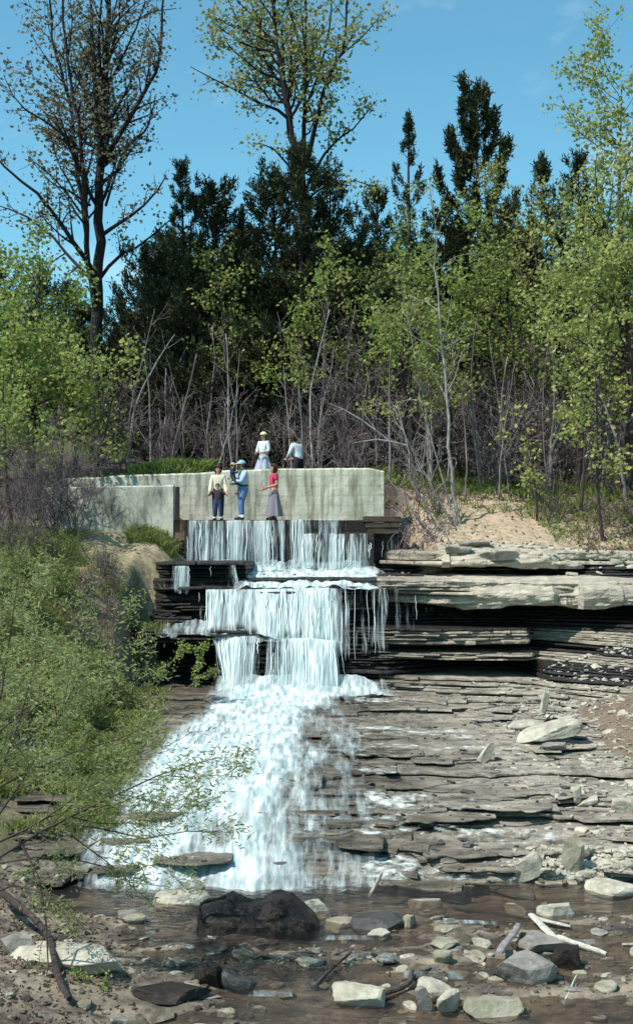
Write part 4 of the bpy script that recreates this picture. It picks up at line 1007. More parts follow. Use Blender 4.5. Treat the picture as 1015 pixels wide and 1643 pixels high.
# tall thin-leaved tree on the left
Y0 = 45.0
pl = Plant(11, seg=.35, wig=.15, up=(.02, .07, .05, .03), dens=(2.1, 2.4), ang=(.75, .8), ratio=(.25, .42), maxl=2, leafl=1, minr=.007, step=.30)
pl.limb([(156, 760, Y0), (155, 560, Y0), (158, 430, Y0), (161, 250, Y0), (170, 110, Y0), (176, -60, Y0)], .27, .06, t0=.5)
pl.limb([(157, 520, Y0), (140, 400, Y0-.5), (134, 250, Y0-.8), (108, 90, Y0-1), (96, -50, Y0-1)], .12, .03, t0=.3)
pl.limb([(140, 380, Y0-.5), (120, 250, Y0+.6), (112, 160, Y0+1), (84, 60, Y0+1), (80, -40, Y0+1)], .09, .03)
pl.limb([(164, 250, Y0), (150, 120, Y0+.8), (146, -40, Y0+1)], .09, .04)
pl.limb([(163, 270, Y0), (200, 200, Y0-.9), (232, 150, Y0-1.2), (255, 100, Y0-1.4), (262, 20, Y0-1.4), (268, -40, Y0-1.4)], .10, .025)
pl.limb([(172, 140, Y0), (188, 110, Y0-.4), (214, 60, Y0-.8), (235, 0, Y0-1)], .06, .02)
pl.limb([(170, 330, Y0), (205, 230, Y0+1), (246, 228, Y0+1.2)], .05, .015)
pl.limb([(152, 440, Y0), (120, 390, Y0-1), (80, 335, Y0-1.4), (35, 290, Y0-1.8), (-12, 245, Y0-2)], .10, .03)
pl.limb([(138, 300, Y0-.5), (112, 235, Y0-1.2), (70, 190, Y0-1.8), (30, 170, Y0-2.2), (8, 120, Y0-2.4)], .06, .012)
pl.limb([(166, 210, Y0), (200, 150, Y0+1.2), (226, 90, Y0+1.8), (240, 30, Y0+2)], .05, .012)
pl.limb([(150, 450, Y0), (110, 410, Y0+1), (60, 358, Y0+1.4), (0, 330, Y0+1.8)], .08, .02)
pl.limb([(146, 330, Y0), (100, 300, Y0-.4), (86, 298, Y0-.6), (50, 260, Y0-.8)], .05, .015)
pl.limb([(160, 380, Y0), (200, 352, Y0-1), (240, 318, Y0-1.2), (268, 282, Y0-1.6)], .08, .02)
pl.limb([(158, 450, Y0), (190, 412, Y0+.8), (225, 392, Y0+1), (275, 352, Y0+1.2)], .08, .02)
pl.limb([(166, 180, Y0), (160, 60, Y0-.7), (168, -30, Y0-.8)], .07, .03)
b0 = P(156, 760, Y0); b0.z = gz(b0.x, b0.y)
t = abs_thing('tall_tree', 'tall dark tree with sparse brownish young leaves rising above the left side', 'tree', b0)
finish(pl, t, 'bark_black', 'bud', per=5, spread=.20, l=.155, w=.11, seed=3, keep=.55)
# tall tree in the middle
Y0 = 47.0
pl = Plant(12, seg=.4, wig=.15, up=(.02, .06, .03, .0), dens=(1.9, 2.2), ang=(.8, .8), ratio=(.24, .42), maxl=2, leafl=1, minr=.007, step=.28)
pl.limb([(486, 745, Y0), (486, 480, Y0), (484, 300, Y0), (468, 220, Y0), (452, 120, Y0), (440, 40, Y0), (434, -60, Y0)], .22, .05, t0=.55)
pl.limb([(486, 330, Y0), (488, 200, Y0+.6), (490, 90, Y0+.8), (489, -60, Y0+.9)], .10, .04)
pl.limb([(490, 270, Y0), (508, 190, Y0-.8), (528, 120, Y0-1), (552, 70, Y0-1.2), (560, -30, Y0-1.2)], .10, .03)
pl.limb([(462, 190, Y0), (440, 172, Y0-.4), (395, 155, Y0-.8), (350, 130, Y0-1), (305, 108, Y0-1.3)], .07, .015)
pl.limb([(455, 140, Y0), (420, 90, Y0+.8), (385, 40, Y0+1), (365, -10, Y0+1)], .06, .015)
pl.limb([(492, 300, Y0), (525, 240, Y0+1), (560, 210, Y0+1.2), (605, 160, Y0+1.6)], .07, .015)
pl.limb([(490, 180, Y0+.5), (512, 110, Y0+1.4), (530, 40, Y0+1.8), (528, -30, Y0+2)], .06, .02)
pl.limb([(540, 95, Y0-1), (580, 60, Y0-1.4), (612, 20, Y0-1.4)], .04, .012)
pl.limb([(478, 290, Y0), (440, 240, Y0-1), (405, 230, Y0-1.2)], .05, .012)
pl.limb([(492, 320, Y0), (540, 290, Y0-1), (600, 300, Y0-1.2)], .05, .012)
pl.limb([(478, 60, Y0), (462, 10, Y0+.4), (455, -50, Y0+.5)], .05, .02)
b0 = P(486, 745, Y0); b0.z = gz(b0.x, b0.y)
t = abs_thing('tall_tree', 'tall tree with yellowish young leaves standing above the middle of the wood', 'tree', b0)
finish(pl, t, 'bark_black', 'olive', per=6, spread=.24, l=.17, w=.12, seed=4, keep=.85)

# pines
def pine(seed, H, Rw, tuft=1.0, clear=.12, dens=1.0, finger=False, expo=.6):
    """trunk, whorled boughs with upturned ends, needle tufts"""
    r = random.Random(seed); wood = MB(); bl, ax = [], []
    wob = [r.gauss(0, .06) for _ in range(9)]
    pts = [(wob[i]*.8, wob[(i+3) % 9]*.8, H*i/8) for i in range(9)]
    wood.tube(pts, np.linspace(H*.013, .02, 9), 8)
    z = H*clear
    while z < H*.985:
        f = (z/H - clear)/(1 - clear); nb = r.randint(4, 6)
        L0 = Rw*((1 - f)**expo)*(.6 + .4*min(1, f*4 + .3)) + .15
        L0 *= r.uniform(.75, 1.15)
        for b in range(nb):
            a = 2*PI*(b + r.random())/nb; L = L0*r.uniform(.45, 1.25); n_ = 7
            if f < .7 and r.random() < .12: continue
            dv = Vector((math.cos(a), math.sin(a), 0)); el = -.12 + (.95 if finger else .65)*f + r.gauss(0, .12)
            p = Vector((0, 0, z + r.uniform(-.2, .2))); q = [p]
            for i in range(n_):
                e = min(1.5, el + (i/n_)**2*(1.25 if finger else .75))
                p = p + (dv*math.cos(e) + Vector((0, 0, math.sin(e))))*(L/n_); q.append(p)
            wood.tube(q, np.linspace(.012 + L*.010, .006, n_ + 1), 4)
            m_ = max(3, int(L*5.0*dens))
            for j in range(m_):
                t_ = (r.uniform(.38 if finger else .22, 1.0) if j else 1.0)*n_; i = min(int(t_), n_ - 1); c = q[i].lerp(q[i+1], t_ - i)
                fw = (q[i+1] - q[i]).normalized(); u_ = t_/n_
                off = fw.cross(Vector((0, 0, 1)))*r.gauss(0, .06 if finger else (.08 + L*.10)*(1.15 - .7*u_)) + Vector((0, 0, r.uniform(-.04, .10)))
                bl.append((c + off)[:]); ax.append((fw*(1.0 if finger else .6) + off*1.2 + Vector((0, 0, .55)))[:])
        z += r.uniform(.42, .80)*(1.25 if finger else 1.0)
    for k in range(9): bl.append((0, 0, H*(.955 + .005*k))); ax.append((0, 0, 1))
    bl, ax = np.array(bl), np.array(ax); rs = np.random.RandomState(seed)
    per = 24; n = len(bl)*per
    A = np.repeat(ax, per, 0); A /= np.linalg.norm(A, axis=1)[:, None]
    d = A*.85 + rs.normal(size=(n, 3))*.60; d /= np.linalg.norm(d, axis=1)[:, None]
    c = np.repeat(bl, per, 0) + A*rs.uniform(-.14, .24, (n, 1))*tuft + rs.normal(size=(n, 3))*.055*tuft
    x = np.cross(d, rs.normal(size=(n, 3))); x /= np.linalg.norm(x, axis=1)[:, None]
    L = rs.uniform(.09, .19, (n, 1))*tuft; w_ = (.018 + .014*rs.rand(n, 1))*tuft
    V = np.stack([c - x*w_, c + x*w_, c + d*L + x*w_*.3, c + d*L - x*w_*.3], 1).reshape(-1, 3)
    nd = MB(); nd.add(V, np.arange(n*4).reshape(-1, 4))
    return wood, nd
def pine_thing(label, loc, *a, name='pine_tree', group=None, rz=0, leaf='pine_leaf', **k):
    t = thing(name, label, 'tree', loc, rz, group); w_, n_ = pine(*a, **k)
    w_.build('trunk', M['bark'], t, smooth=True); n_.build('needles', M[leaf], t); return t
def at(x, ytop, Y, sink=.2):
    """foot on the ground at column x, distance Y, and the height that reaches photo row ytop"""
    X = (x - HX)*Y/F; z0 = gz(X, Y) - sink; return (X, Y, z0), EYE + (HY - ytop)*Y/F - z0
def apine(x, ytop, Y, Rw, label, seed, leaf='pine_leaf', **k):
    loc, H = at(x, ytop, Y); return pine_thing(label, loc, seed, H, Rw, leaf=leaf, **k)
apine(765, 138, 52, 3.6, 'near black pine with upturned finger-like boughs, tallest of the pines', 21, tuft=1.45, dens=1.7, finger=True, expo=.48)
apine(656, 184, 53, 2.4, 'slim dark pine with a narrow spike top left of the tallest pine', 22, dens=1.1, finger=True, expo=.9)
apine(484, 236, 45.5, 3.1, 'broad dark pine at the foot of the tall yellowish tree', 23, clear=.04, dens=1.25, tuft=1.2, expo=.45)
apine(440, 285, 46.5, 2.6, 'dark pine pressed against the left of the broad pine', 34, clear=.04, dens=1.1, tuft=1.2, expo=.5)
apine(530, 290, 46.5, 2.5, 'dark pine pressed against the right of the broad pine', 35, clear=.04, dens=1.1, tuft=1.2, expo=.5)
apine(291, 264, 49, 2.3, 'narrow spired pine right of the tall dark tree', 24, dens=1.1, expo=.85)
apine(340, 302, 47, 3.2, 'bushy dark pine just right of the narrow spired pine', 25, clear=.05, dens=1.25, tuft=1.2, expo=.5)
apine(388, 345, 49.5, 2.6, 'dark pine between the bushy pine and the broad pine', 26, clear=.05, dens=1.1, tuft=1.2, expo=.55)
apine(232, 400, 48, 2.5, 'short dark pine behind the trunk of the tall dark tree', 27, clear=.05, tuft=1.2, expo=.55)
apine(605, 305, 53, 2.8, 'dark pine between the broad pine and the slim spike topped pine', 28, clear=.05, tuft=1.2, expo=.6)
apine(712, 330, 50, 2.8, 'dark pine in front of the gap beside the tallest pine', 29, clear=.05, tuft=1.2, expo=.6)
apine(868, 255, 55, 2.2, 'thin dark pine standing back on the right', 30, clear=.05, tuft=1.2, expo=.7)
apine(925, 262, 56, 3.0, 'dark pine partly hidden by the large green tree on the right', 31, clear=.05, tuft=1.2, expo=.6)
apine(560, 395, 47.5, 2.6, 'low dark pine right of the broad pine', 32, clear=.03, tuft=1.2, expo=.5)
apine(300, 430, 46, 2.6, 'low dark pine in front of the narrow spired pine', 33, clear=.03, tuft=1.2, expo=.5)
apine(812, 330, 50, 2.6, 'dark pine just right of the tallest pine', 36, clear=.03, tuft=1.2, expo=.55)
# the dark wood further back
rp_ = random.Random(5)
protos = []
for i in range(3):
    protos.append(pine_thing('dark pine standing deep in the shaded wood', (0, 0, 0), 71 + i, 10.5, 2.5, group='dark pines deep in the wood', clear=.03, dens=.8, tuft=1.5, expo=.5))
k = 0
for row, (Yb, n_, x0_, x1_, yt) in enumerate([(55, 16, 60, 1000, 420), (61, 16, -60, 1080, 400), (69, 18, -120, 1140, 390)]):
    for i in range(n_):
        Yq = Yb + rp_.uniform(-2, 2); xq = x0_ + (x1_ - x0_)*(i + rp_.uniform(.2, .8))/n_
        loc, H = at(xq, yt + rp_.uniform(-30, 60) + (60 if xq < 250 else 0), Yq, .4)
        s_ = (H/10.5*rp_.uniform(1.1, 1.4),)*2 + (H/10.5,)
        if k < 3: o = protos[k]; o.location = loc; o.rotation_euler = (0, 0, rp_.uniform(0, 6)); o.scale = s_
        else: dup(protos[k % 3], loc, rp_.uniform(0, 6), s_)
        k += 1

# leafy trees of the edge
def leafy(seed, H, spread_, trunk_r, clear=.2, dens=1.0, lean=(0, 0), forks=1, up=.05):
    pl = Plant(seed, seg=.3, wig=.17, up=(.05, up, up*.6, 0), dens=(2.0*dens, 2.3*dens), ang=(.95, .85), ratio=(spread_/H*1.0, .45), maxl=2, leafl=1, minr=.006, step=.16)
    for f in range(forks):
        n_ = 10; p = Vector((0, 0, 0)); d = Vector((lean[0] + pl.r.gauss(0, .05 + .12*(forks > 1)), lean[1] + pl.r.gauss(0, .05 + .12*(forks > 1)), 1)).normalized(); q = [p]
        for i in range(n_):
            d = (d + pl.rv()*.05 + Vector((0, 0, .06))).normalized(); p = p + d*(H*pl.r.uniform(.95, 1.05)/n_); q.append(p)
        pl.along(q, np.linspace(trunk_r, .012, n_ + 1), H, 0, t0=clear)
    return pl
def leafy_thing(x, ytop, Y, spread_, tr, label, seed, leaf='bright', bark='bark', per=7, sp=.17, l=.15, w=.11, name='leafy_tree', keep=1.0, group=None, **k):
    loc, H = at(x, ytop, Y); t = thing(name, label, 'tree', loc, 0, group)
    pl = leafy(seed, H, spread_, tr, **k); finish(pl, t, bark, leaf, per, sp, l, w, seed, keep=keep); return t
leafy_thing(52, 425, 41, 3.4, .12, 'bright green young tree at the far left below the tall dark tree', 101, 'bright', forks=2, clear=.25, keep=0.7)
leafy_thing(118, 520, 39, 2.4, .08, 'light green slender tree just left of the tall dark trunk', 102, 'bright', clear=.2, keep=0.75)
leafy_thing(-5, 480, 38, 3.0, .10, 'green tree cut by the left edge of the picture', 103, 'bright', forks=2, clear=.2, keep=0.7)
leafy_thing(150, 560, 37.6, 1.7, .05, 'small light green sapling in front of the tall dark trunk', 104, 'yellow', clear=.15, keep=.8)
leafy_thing(455, 420, 43, 2.6, .08, 'slender tree with scattered yellow green leaves in front of the broad pine', 105, 'bright', clear=.3, keep=.6)
leafy_thing(640, 415, 41.5, 3.4, .09, 'bright green tree with spreading leaves left of the pale slim trunk', 106, 'bright', clear=.35, keep=0.75)
leafy_thing(590, 440, 43, 2.4, .07, 'mid green sapling behind the left side of the bright green tree', 107, 'mid', clear=.3, keep=.5)
leafy_thing(780, 372, 44, 3.2, .09, 'olive green tree in front of the tallest pine', 108, 'mid', clear=.3, keep=0.5)
leafy_thing(862, 335, 45, 3.2, .09, 'loose olive tree between the tallest pine and the right hand tree', 109, 'olive', clear=.3, keep=0.45)
leafy_thing(1000, 85, 39, 4.8, .17, 'largest light green tree, filling the upper right', 110, 'yellow', forks=2, clear=.38, keep=0.5, dens=.9)
leafy_thing(925, 290, 40, 3.2, .11, 'light green tree leaning in from the right behind the large one', 111, 'yellow', clear=.35, keep=0.4)
leafy_thing(1052, 340, 36, 4.2, .12, 'yellow green tree reaching in from the right edge at mid height', 112, 'yellow', clear=.35, lean=(-.08, 0), keep=0.6)
leafy_thing(930, 500, 37.5, 2.0, .05, 'sapling with pale leaf sprays low on the right', 113, 'yellow', clear=.3, keep=.6)
leafy_thing(968, 590, 35.2, 1.7, .06, 'leaning dark stemmed sapling on the right bank with few leaves', 114, 'yellow', bark='bark', clear=.3, lean=(-.12, 0), keep=.5)
leafy_thing(860, 650, 36.5, 1.3, .04, 'small sapling with a low flat spray of leaves on the bank', 115, 'yellow', clear=.3, keep=.45)
leafy_thing(690, 455, 40, 2.6, .06, 'thin tree with tan buds behind the pale slim trunk', 116, 'olive', bark='bark_grey', clear=.3, keep=.6)
leafy_thing(350, 430, 45, 2.2, .06, 'thin tree with few olive leaves before the bushy pine', 117, 'mid', clear=.4, keep=.5)

leafy_thing(822, 245, 47, 2.4, .09, 'wispy tree with a thin top just right of the tallest pine', 121, 'olive', clear=.35, keep=.35)
leafy_thing(740, 400, 42.5, 3.0, .07, 'mid green tree right of the pale slim trunk', 122, 'mid', clear=.3, keep=0.5)
leafy_thing(830, 420, 42, 3.0, .08, 'green tree in the brush below the loose olive tree', 123, 'mid', clear=.3, keep=0.4)
leafy_thing(955, 330, 42, 3.4, .09, 'olive green tree in the shade behind the large tree on the right', 124, 'mid', clear=.25, keep=0.6)
leafy_thing(1000, 430, 40, 3.0, .08, 'light green tree low at the right edge behind the yellow green one', 125, 'bright', clear=.3, keep=0.6)
leafy_thing(668, 330, 49, 2.6, .07, 'olive leaved tree in front of the slim spike topped pine', 126, 'olive', clear=.35, keep=.6)
leafy_thing(625, 400, 48, 2.8, .07, 'olive leaved tree between the broad pine and the slim pine', 127, 'olive', clear=.3, keep=.6)
leafy_thing(520, 400, 44, 2.4, .06, 'thin tree with olive leaves in front of the right of the broad pine', 128, 'olive', clear=.4, keep=.35)
leafy_thing(390, 400, 44.5, 2.4, .06, 'thin tree with yellowish leaves left of the broad pine', 129, 'olive', clear=.4, keep=.45)
leafy_thing(20, 600, 35, 2.4, .06, 'young green tree low at the left edge above the thicket', 130, 'bright', clear=.2, keep=.7)
leafy_thing(95, 590, 36.5, 2.2, .05, 'young light green tree above the purple thicket', 131, 'yellow', clear=.2, keep=.7)
# pale slim trunk and the leaning stems at the corner of the wall
pl = Plant(31, seg=.3, wig=.16, up=(.03, .05, .03, 0), dens=(1.6, 2.4), ang=(.8, .8), ratio=(.22, .42), maxl=2, leafl=2, minr=.006)
Yq = 36.2
pl.limb([(742, 862, Yq), (727, 800, Yq), (719, 700, Yq+.1), (712, 600, Yq+.2), (704, 480, Yq+.4), (697, 380, Yq+.5), (688, 290, Yq+.5)], .062, .012, t0=.4)
b0 = P(742, 868, Yq)
t = abs_thing('slim_tree', 'pale slim trunk rising from the bank at the top of the right ledge', 'tree', b0)
finish(pl, t, 'bark_grey', 'mid', per=5, spread=.15, l=.13, w=.09, seed=8, keep=.9)
pl = Plant(32, seg=.25, wig=.20, up=(.03, .05, .03, 0), dens=(1.7, 2.4), ang=(.8, .8), ratio=(.36, .42), maxl=2, leafl=2, minr=.006)
Yq = 35.9
for q in ([(738, 858, Yq), (700, 800, Yq), (668, 740, Yq-.1), (640, 670, Yq-.2), (618, 625, Yq-.2)], [(722, 880, Yq-.4), (690, 830, Yq-.5), (660, 770, Yq-.6), (648, 700, Yq-.6), (632, 640, Yq-.5)],
          [(705, 878, Yq-.5), (672, 835, Yq-.7), (640, 790, Yq-.8), (618, 765, Yq-.8)], [(735, 860, Yq), (715, 790, Yq+.3), (690, 700, Yq+.4), (668, 640, Yq+.4)],
          [(640, 720, Yq-.2), (600, 690, Yq-.4), (560, 660, Yq-.4), (525, 648, Yq-.3)], [(652, 715, Yq-.5), (605, 705, Yq-.7), (565, 712, Yq-.8)]):
    pl.limb(q, .036, .008, t0=.3)
b0 = P(725, 880, Yq - .3)
t = abs_thing('leaning_shrub', 'clump of pale leaning bare stems hanging over the right end of the wall', 'shrub', b0)
finish(pl, t, 'bark_grey', 'bud', per=3, spread=.08, l=.08, w=.06, seed=9, keep=.7, stem='stems', crown='foliage')
# straight thin trunks further in
rt = random.Random(8)
_more = [(rt.uniform(190, 1010), rt.uniform(470, 640), rt.uniform(38.8, 45), rt.uniform(.02, .05)) for _ in range(42)]
for i, (x, yt, Y, r_) in enumerate(_more + [(657, 560, 41.5, .085), (688, 575, 41, .05), (697, 560, 42, .04), (882, 540, 40, .07), (802, 570, 41, .05), (770, 600, 40, .045), (943, 560, 41, .06), (1003, 600, 38, .07), (326, 520, 44, .05), (372, 560, 43, .04), (262, 540, 45, .05), (545, 520, 45, .05), (745, 640, 38.5, .035), (600, 540, 44.5, .05), (838, 520, 43, .05)]):
    loc, H = at(x, yt, Y)
    t = thing('bare_tree', 'thin straight bare trunk at the edge of the dark wood', 'tree', loc, 0, 'thin bare trunks at the wood edge')
    pl = Plant(300 + i, seg=.4, wig=.07, up=(.05, .06, .03, 0), dens=(1.1, 2), ang=(.7, .8), ratio=(.28, .4), maxl=2, leafl=9, minr=.005)
    pl.grow(Vector((0, 0, 0)), Vector((rt.gauss(0, .04), rt.gauss(0, .04), 1)), H, r_, 0)
    pl.wood.build('trunk', M['bark_grey' if i < 8 else 'twig_grey'], t, smooth=True)

# bare brush along the edge of the wood
def brush(seed, H, n_, leafm=None, wood='twig', keep=.3, spread_=.5, per=3):
    t = thing('bare_shrub', '', 'shrub', (0, 0, 0))
    pl = Plant(seed, seg=.18, wig=.20, up=(.06, .04, .02, 0), dens=(3.0, 4.0), ang=(.7, .8), ratio=(.45, .5), maxl=2, leafl=2, minr=.005, step=.2)
    for k in range(n_):
        a = pl.r.uniform(0, 2*PI); pl.grow(Vector((math.cos(a)*.15, math.sin(a)*.15, -.1)), Vector((math.cos(a)*spread_*pl.r.random(), math.sin(a)*spread_*pl.r.random(), 1)), H*pl.r.uniform(.6, 1.1), .018, 0)
    pl.wood.build('stems', M[wood], t, smooth=True)
    if leafm: leaves(pl.anch, per, .06, .07, .05, seed, keep=keep).build('leaves', M[leafm], t)
    return t
bp_ = [brush(401, 2.8, 8), brush(402, 2.6, 9, 'litter', 'twig_grey', .2), brush(403, 2.9, 8, 'mid', 'twig', .25), brush(404, 2.5, 8, None, 'twig_grey')]
labs = ['bare purplish shrub in the brush below the trees', 'bare grey shrub holding a few dead leaves in the brush', 'half bare shrub with a few green leaves in the brush', 'bare grey twiggy shrub in the brush below the trees']
for i, o in enumerate(bp_): o['label'] = labs[i]; o['group'] = ['purplish brush', 'dead leaved brush', 'greening brush', 'grey brush'][i]
k = 0
for i in range(84):
    x = rt.uniform(150, 1040) if i % 5 else rt.uniform(600, 1040); Y = rt.uniform(39.6, 47)
    if 405 < x < 500 and Y < 41: Y += 2.5
    X = (x - HX)*Y/F
    if abs(X - 4.5) < .9 and Y < 44: X += 1.8
    loc = (X, Y, gz(X, Y) - .05); s_ = rt.uniform(.7, 1.45)
    if x > 470 and Y > 41: s_ *= 1.45
    j = rt.choice([0, 0, 1, 2, 3, 3])
    if k < 4: o = bp_[k]; o.location = loc; o.scale = (s_,)*3
    else: dup(bp_[j], loc, rt.uniform(0, 6.3), s_)
    k += 1
# the purple bare thicket at the left, and brush on the right bank
bl_ = brush(411, 3.4, 11, None, 'twig'); bl_['label'] = 'dense purplish bare thicket on the left bank beside the stained wall'; bl_['group'] = 'purplish thicket on the left bank'; bl_.name = 'bare_thicket'
for i, (x, Y, s_) in enumerate([(60, 34, 1.0), (20, 33, .95), (100, 34.5, .85), (-10, 35, 1.1), (75, 36, 1.05), (118, 35.2, .62), (35, 31.5, .7)]):
    X = (x - HX)*Y/F; loc = (X, Y, gz(X, Y) - .1)
    if i == 0: bl_.location = loc
    else: dup(bl_, loc, i*1.3, s_)
br_ = brush(412, 1.0, 9, 'litter', 'twig', .5, 1.0); br_['label'] = 'low purplish bush on the right bank above the path'; br_['group'] = 'low bushes on the right bank'; br_.name = 'low_bush'
for i in range(26):
    X, Y = rt.uniform(6.4, 10.5), rt.uniform(35.2, 40)
    if i > 16: X, Y = rt.uniform(2.3, 3.9), rt.uniform(35.6, 38)
    loc = (X, Y, gz(X, Y) - .05)
    if i == 0: br_.location = loc
    else: dup(br_, loc, i*1.1, rt.uniform(.5, 1.1))
for i in range(30):
    X, Y = rt.uniform(-6.0, -4.85), rt.uniform(28.2, 33.2); loc = (X, Y, gz(X, Y) - .05)
    dup(br_, loc, i*1.7, rt.uniform(.45, .8), 'low brown twiggy bush on the left bank below the bare soil', 'low brown bushes on the left bank')
# roots and dead stalks hanging at the right end of the weir
pl = Plant(415, seg=.15, wig=.25, up=(-.12, -.1, -.1, 0), dens=(3, 4), ang=(.7, .8), ratio=(.5, .5), maxl=1, leafl=9, minr=.005)
for i in range(34):
    p = P(rt.uniform(640, 705), rt.uniform(838, 870), 35.2 + rt.uniform(-.3, .4)); pl.grow(p, Vector((rt.gauss(0, .5), -.5, -.3)), rt.uniform(.5, 1.2), .014, 0)
tag(pl.wood.build('root_tangle', M['twig'], None), 'tangle of dead roots hanging at the right end of the weir', 'roots')

# ------------------------------------------------------------------ left bank plants and the willow
def weedclump(seed, H, n_, leafm, l=.07, w=.03, per=5):
    t = thing('leafy_bush', '', 'shrub', (0, 0, 0))
    pl = Plant(seed, seg=.14, wig=.2, up=(.05, .05, .0, 0), dens=(5, 5), ang=(.7, .8), ratio=(.45, .4), maxl=2, leafl=1, minr=.004, step=.07)
    for k in range(n_):
        a = pl.r.uniform(0, 6.3); pl.grow(Vector((math.cos(a)*.1, math.sin(a)*.1, -.05)), Vector((math.cos(a)*.8*pl.r.random(), math.sin(a)*.8*pl.r.random(), 1)), H*pl.r.uniform(.6, 1.1), .011, 0)
    pl.wood.build('stems', M['twig'], t, smooth=True); leaves(pl.anch, per, .05, l, w, seed).build('leaves', M[leafm], t); return t
wp = [weedclump(421, 1.2, 8, 'weed'), weedclump(422, 1.3, 8, 'willow', .09, .025), weedclump(423, 1.0, 9, 'mid', .07, .04)]
for o, lb, gp in zip(wp, ['mixed green and straw coloured bush on the left bank', 'narrow leaved light green bush on the left bank', 'round leaved mid green bush on the left bank'], ['mixed bushes on the left bank', 'narrow leaved bushes on the left bank', 'round leaved bushes on the left bank']): o['label'] = lb; o['group'] = gp
k = 0
for i in range(60):
    Y = rt.uniform(22, 33.5); x = rt.uniform(-30, 230 - max(0, (Y - 26))*12)
    if Y < 27: x = rt.uniform(-30, 165)
    X = (x - HX)*Y/F; loc = (X, Y, gz(X, Y) - .05); s_ = rt.uniform(.5, 1.0)
    if Y > 29 and x > 110: continue
    if k < 3: o = wp[k]; o.location = loc; o.scale = (s_,)*3
    else: dup(wp[rt.choice([0, 0, 1, 1, 2])], loc, rt.uniform(0, 6), s_)
    k += 1
# leafy sprig in front of the dark hollow
pl = Plant(431, seg=.15, wig=.14, up=(.03, .02, 0, 0), dens=(5, 4), ang=(.7, .8), ratio=(.3, .4), maxl=1, leafl=0, minr=.004, step=.05)
for q in ([(240, 1105, 28.5), (262, 1075, 28.5), (300, 1040, 28.6)], [(310, 1100, 28.5), (318, 1060, 28.5), (332, 1030, 28.6)], [(300, 1105, 28.4), (325, 1085, 28.4), (345, 1075, 28.4)]): pl.limb(q, .014, .005)
b0 = P(290, 1106, 28.5); t = abs_thing('sprig_bush', 'light green sprigs growing in front of the dark hollow', 'shrub', b0)
finish(pl, t, 'twig', 'bright', per=5, spread=.05, l=.09, w=.04, seed=12, stem='stems', crown='leaves')

WC = dict(seg=.16, wig=.11, up=(.0, .015, -.01, -.02), dens=(4.2, 4.5), ang=(.65, .65), ratio=(.42, .5), maxl=2, leafl=1, minr=.003, step=.05, taper=.3, sides=(7, 5, 3, 3))
pl = Plant(441, **WC)
for q, r0 in (([(-40, 1400, 14.6), (40, 1345, 14.6), (120, 1310, 14.5), (200, 1270, 14.4), (280, 1235, 14.3), (345, 1215, 14.3)], .030),
              ([(-40, 1370, 14.8), (60, 1320, 14.9), (130, 1275, 15), (210, 1215, 15), (270, 1150, 15.1)], .028),
              ([(-30, 1350, 15), (30, 1260, 15.2), (90, 1160, 15.3), (140, 1060, 15.4), (175, 980, 15.4)], .028),
              ([(-30, 1340, 15.2), (10, 1220, 15.5), (50, 1090, 15.6), (80, 960, 15.7)], .026),
              ([(-60, 1330, 14.2), (-20, 1180, 14), (15, 1040, 14), (30, 930, 14)], .026),
              ([(0, 1385, 14.6), (80, 1375, 14.4), (160, 1390, 14.3), (200, 1400, 14.2)], .020),
              ([(100, 1322, 14.5), (160, 1330, 14.2), (230, 1345, 14.1), (300, 1330, 14), (375, 1335, 14)], .018),
              ([(60, 1335, 14.6), (140, 1350, 14.4), (190, 1410, 14.3), (270, 1425, 14.2)], .016),
              ([(-30, 1280, 14.4), (60, 1230, 14.2), (160, 1190, 14.1), (245, 1165, 14)], .024),
              ([(-30, 1440, 14), (40, 1420, 13.9), (100, 1450, 13.8), (140, 1490, 13.8)], .022),
              ([(-30, 1200, 15.8), (60, 1120, 16), (150, 1080, 16), (215, 1060, 16)], .022),
              ([(30, 1345, 14.4), (66, 1440, 14.2), (80, 1530, 14), (70, 1600, 13.7)], .030)):
    pl.limb(q, r0*.62, .004, t0=.12)
b0 = P(70, 1605, 13.7)
t = abs_thing('willow', 'large narrow leaved willow bush spreading over the white water from the left', 'shrub', b0)
finish(pl, t, 'twig_dark', 'willow', per=5, spread=.07, l=.08, w=.017, seed=13, droop=.25, keep=.85, stem='stems', crown='leaves')
# small bright seedlings at the bottom left
pl = Plant(451, seg=.08, wig=.15, up=(.05, .03, 0, 0), dens=(8, 5), ang=(.8, .8), ratio=(.35, .4), maxl=1, leafl=0, minr=.003, step=.06)
for q in ([(128, 1600, 13.9), (125, 1570, 13.9), (118, 1552, 13.9)], [(150, 1600, 13.9), (165, 1585, 13.9), (175, 1555, 13.8)], [(136, 1605, 13.9), (137, 1560, 13.9)]): pl.limb(q, .006, .003)
t = abs_thing('seedling', 'small bright green seedlings beside the pale slab at the lower left', 'plant', P(136, 1605, 13.9))
finish(pl, t, 'twig', 'bright', per=3, spread=.03, l=.06, w=.045, seed=14, stem='stems', crown='leaves')

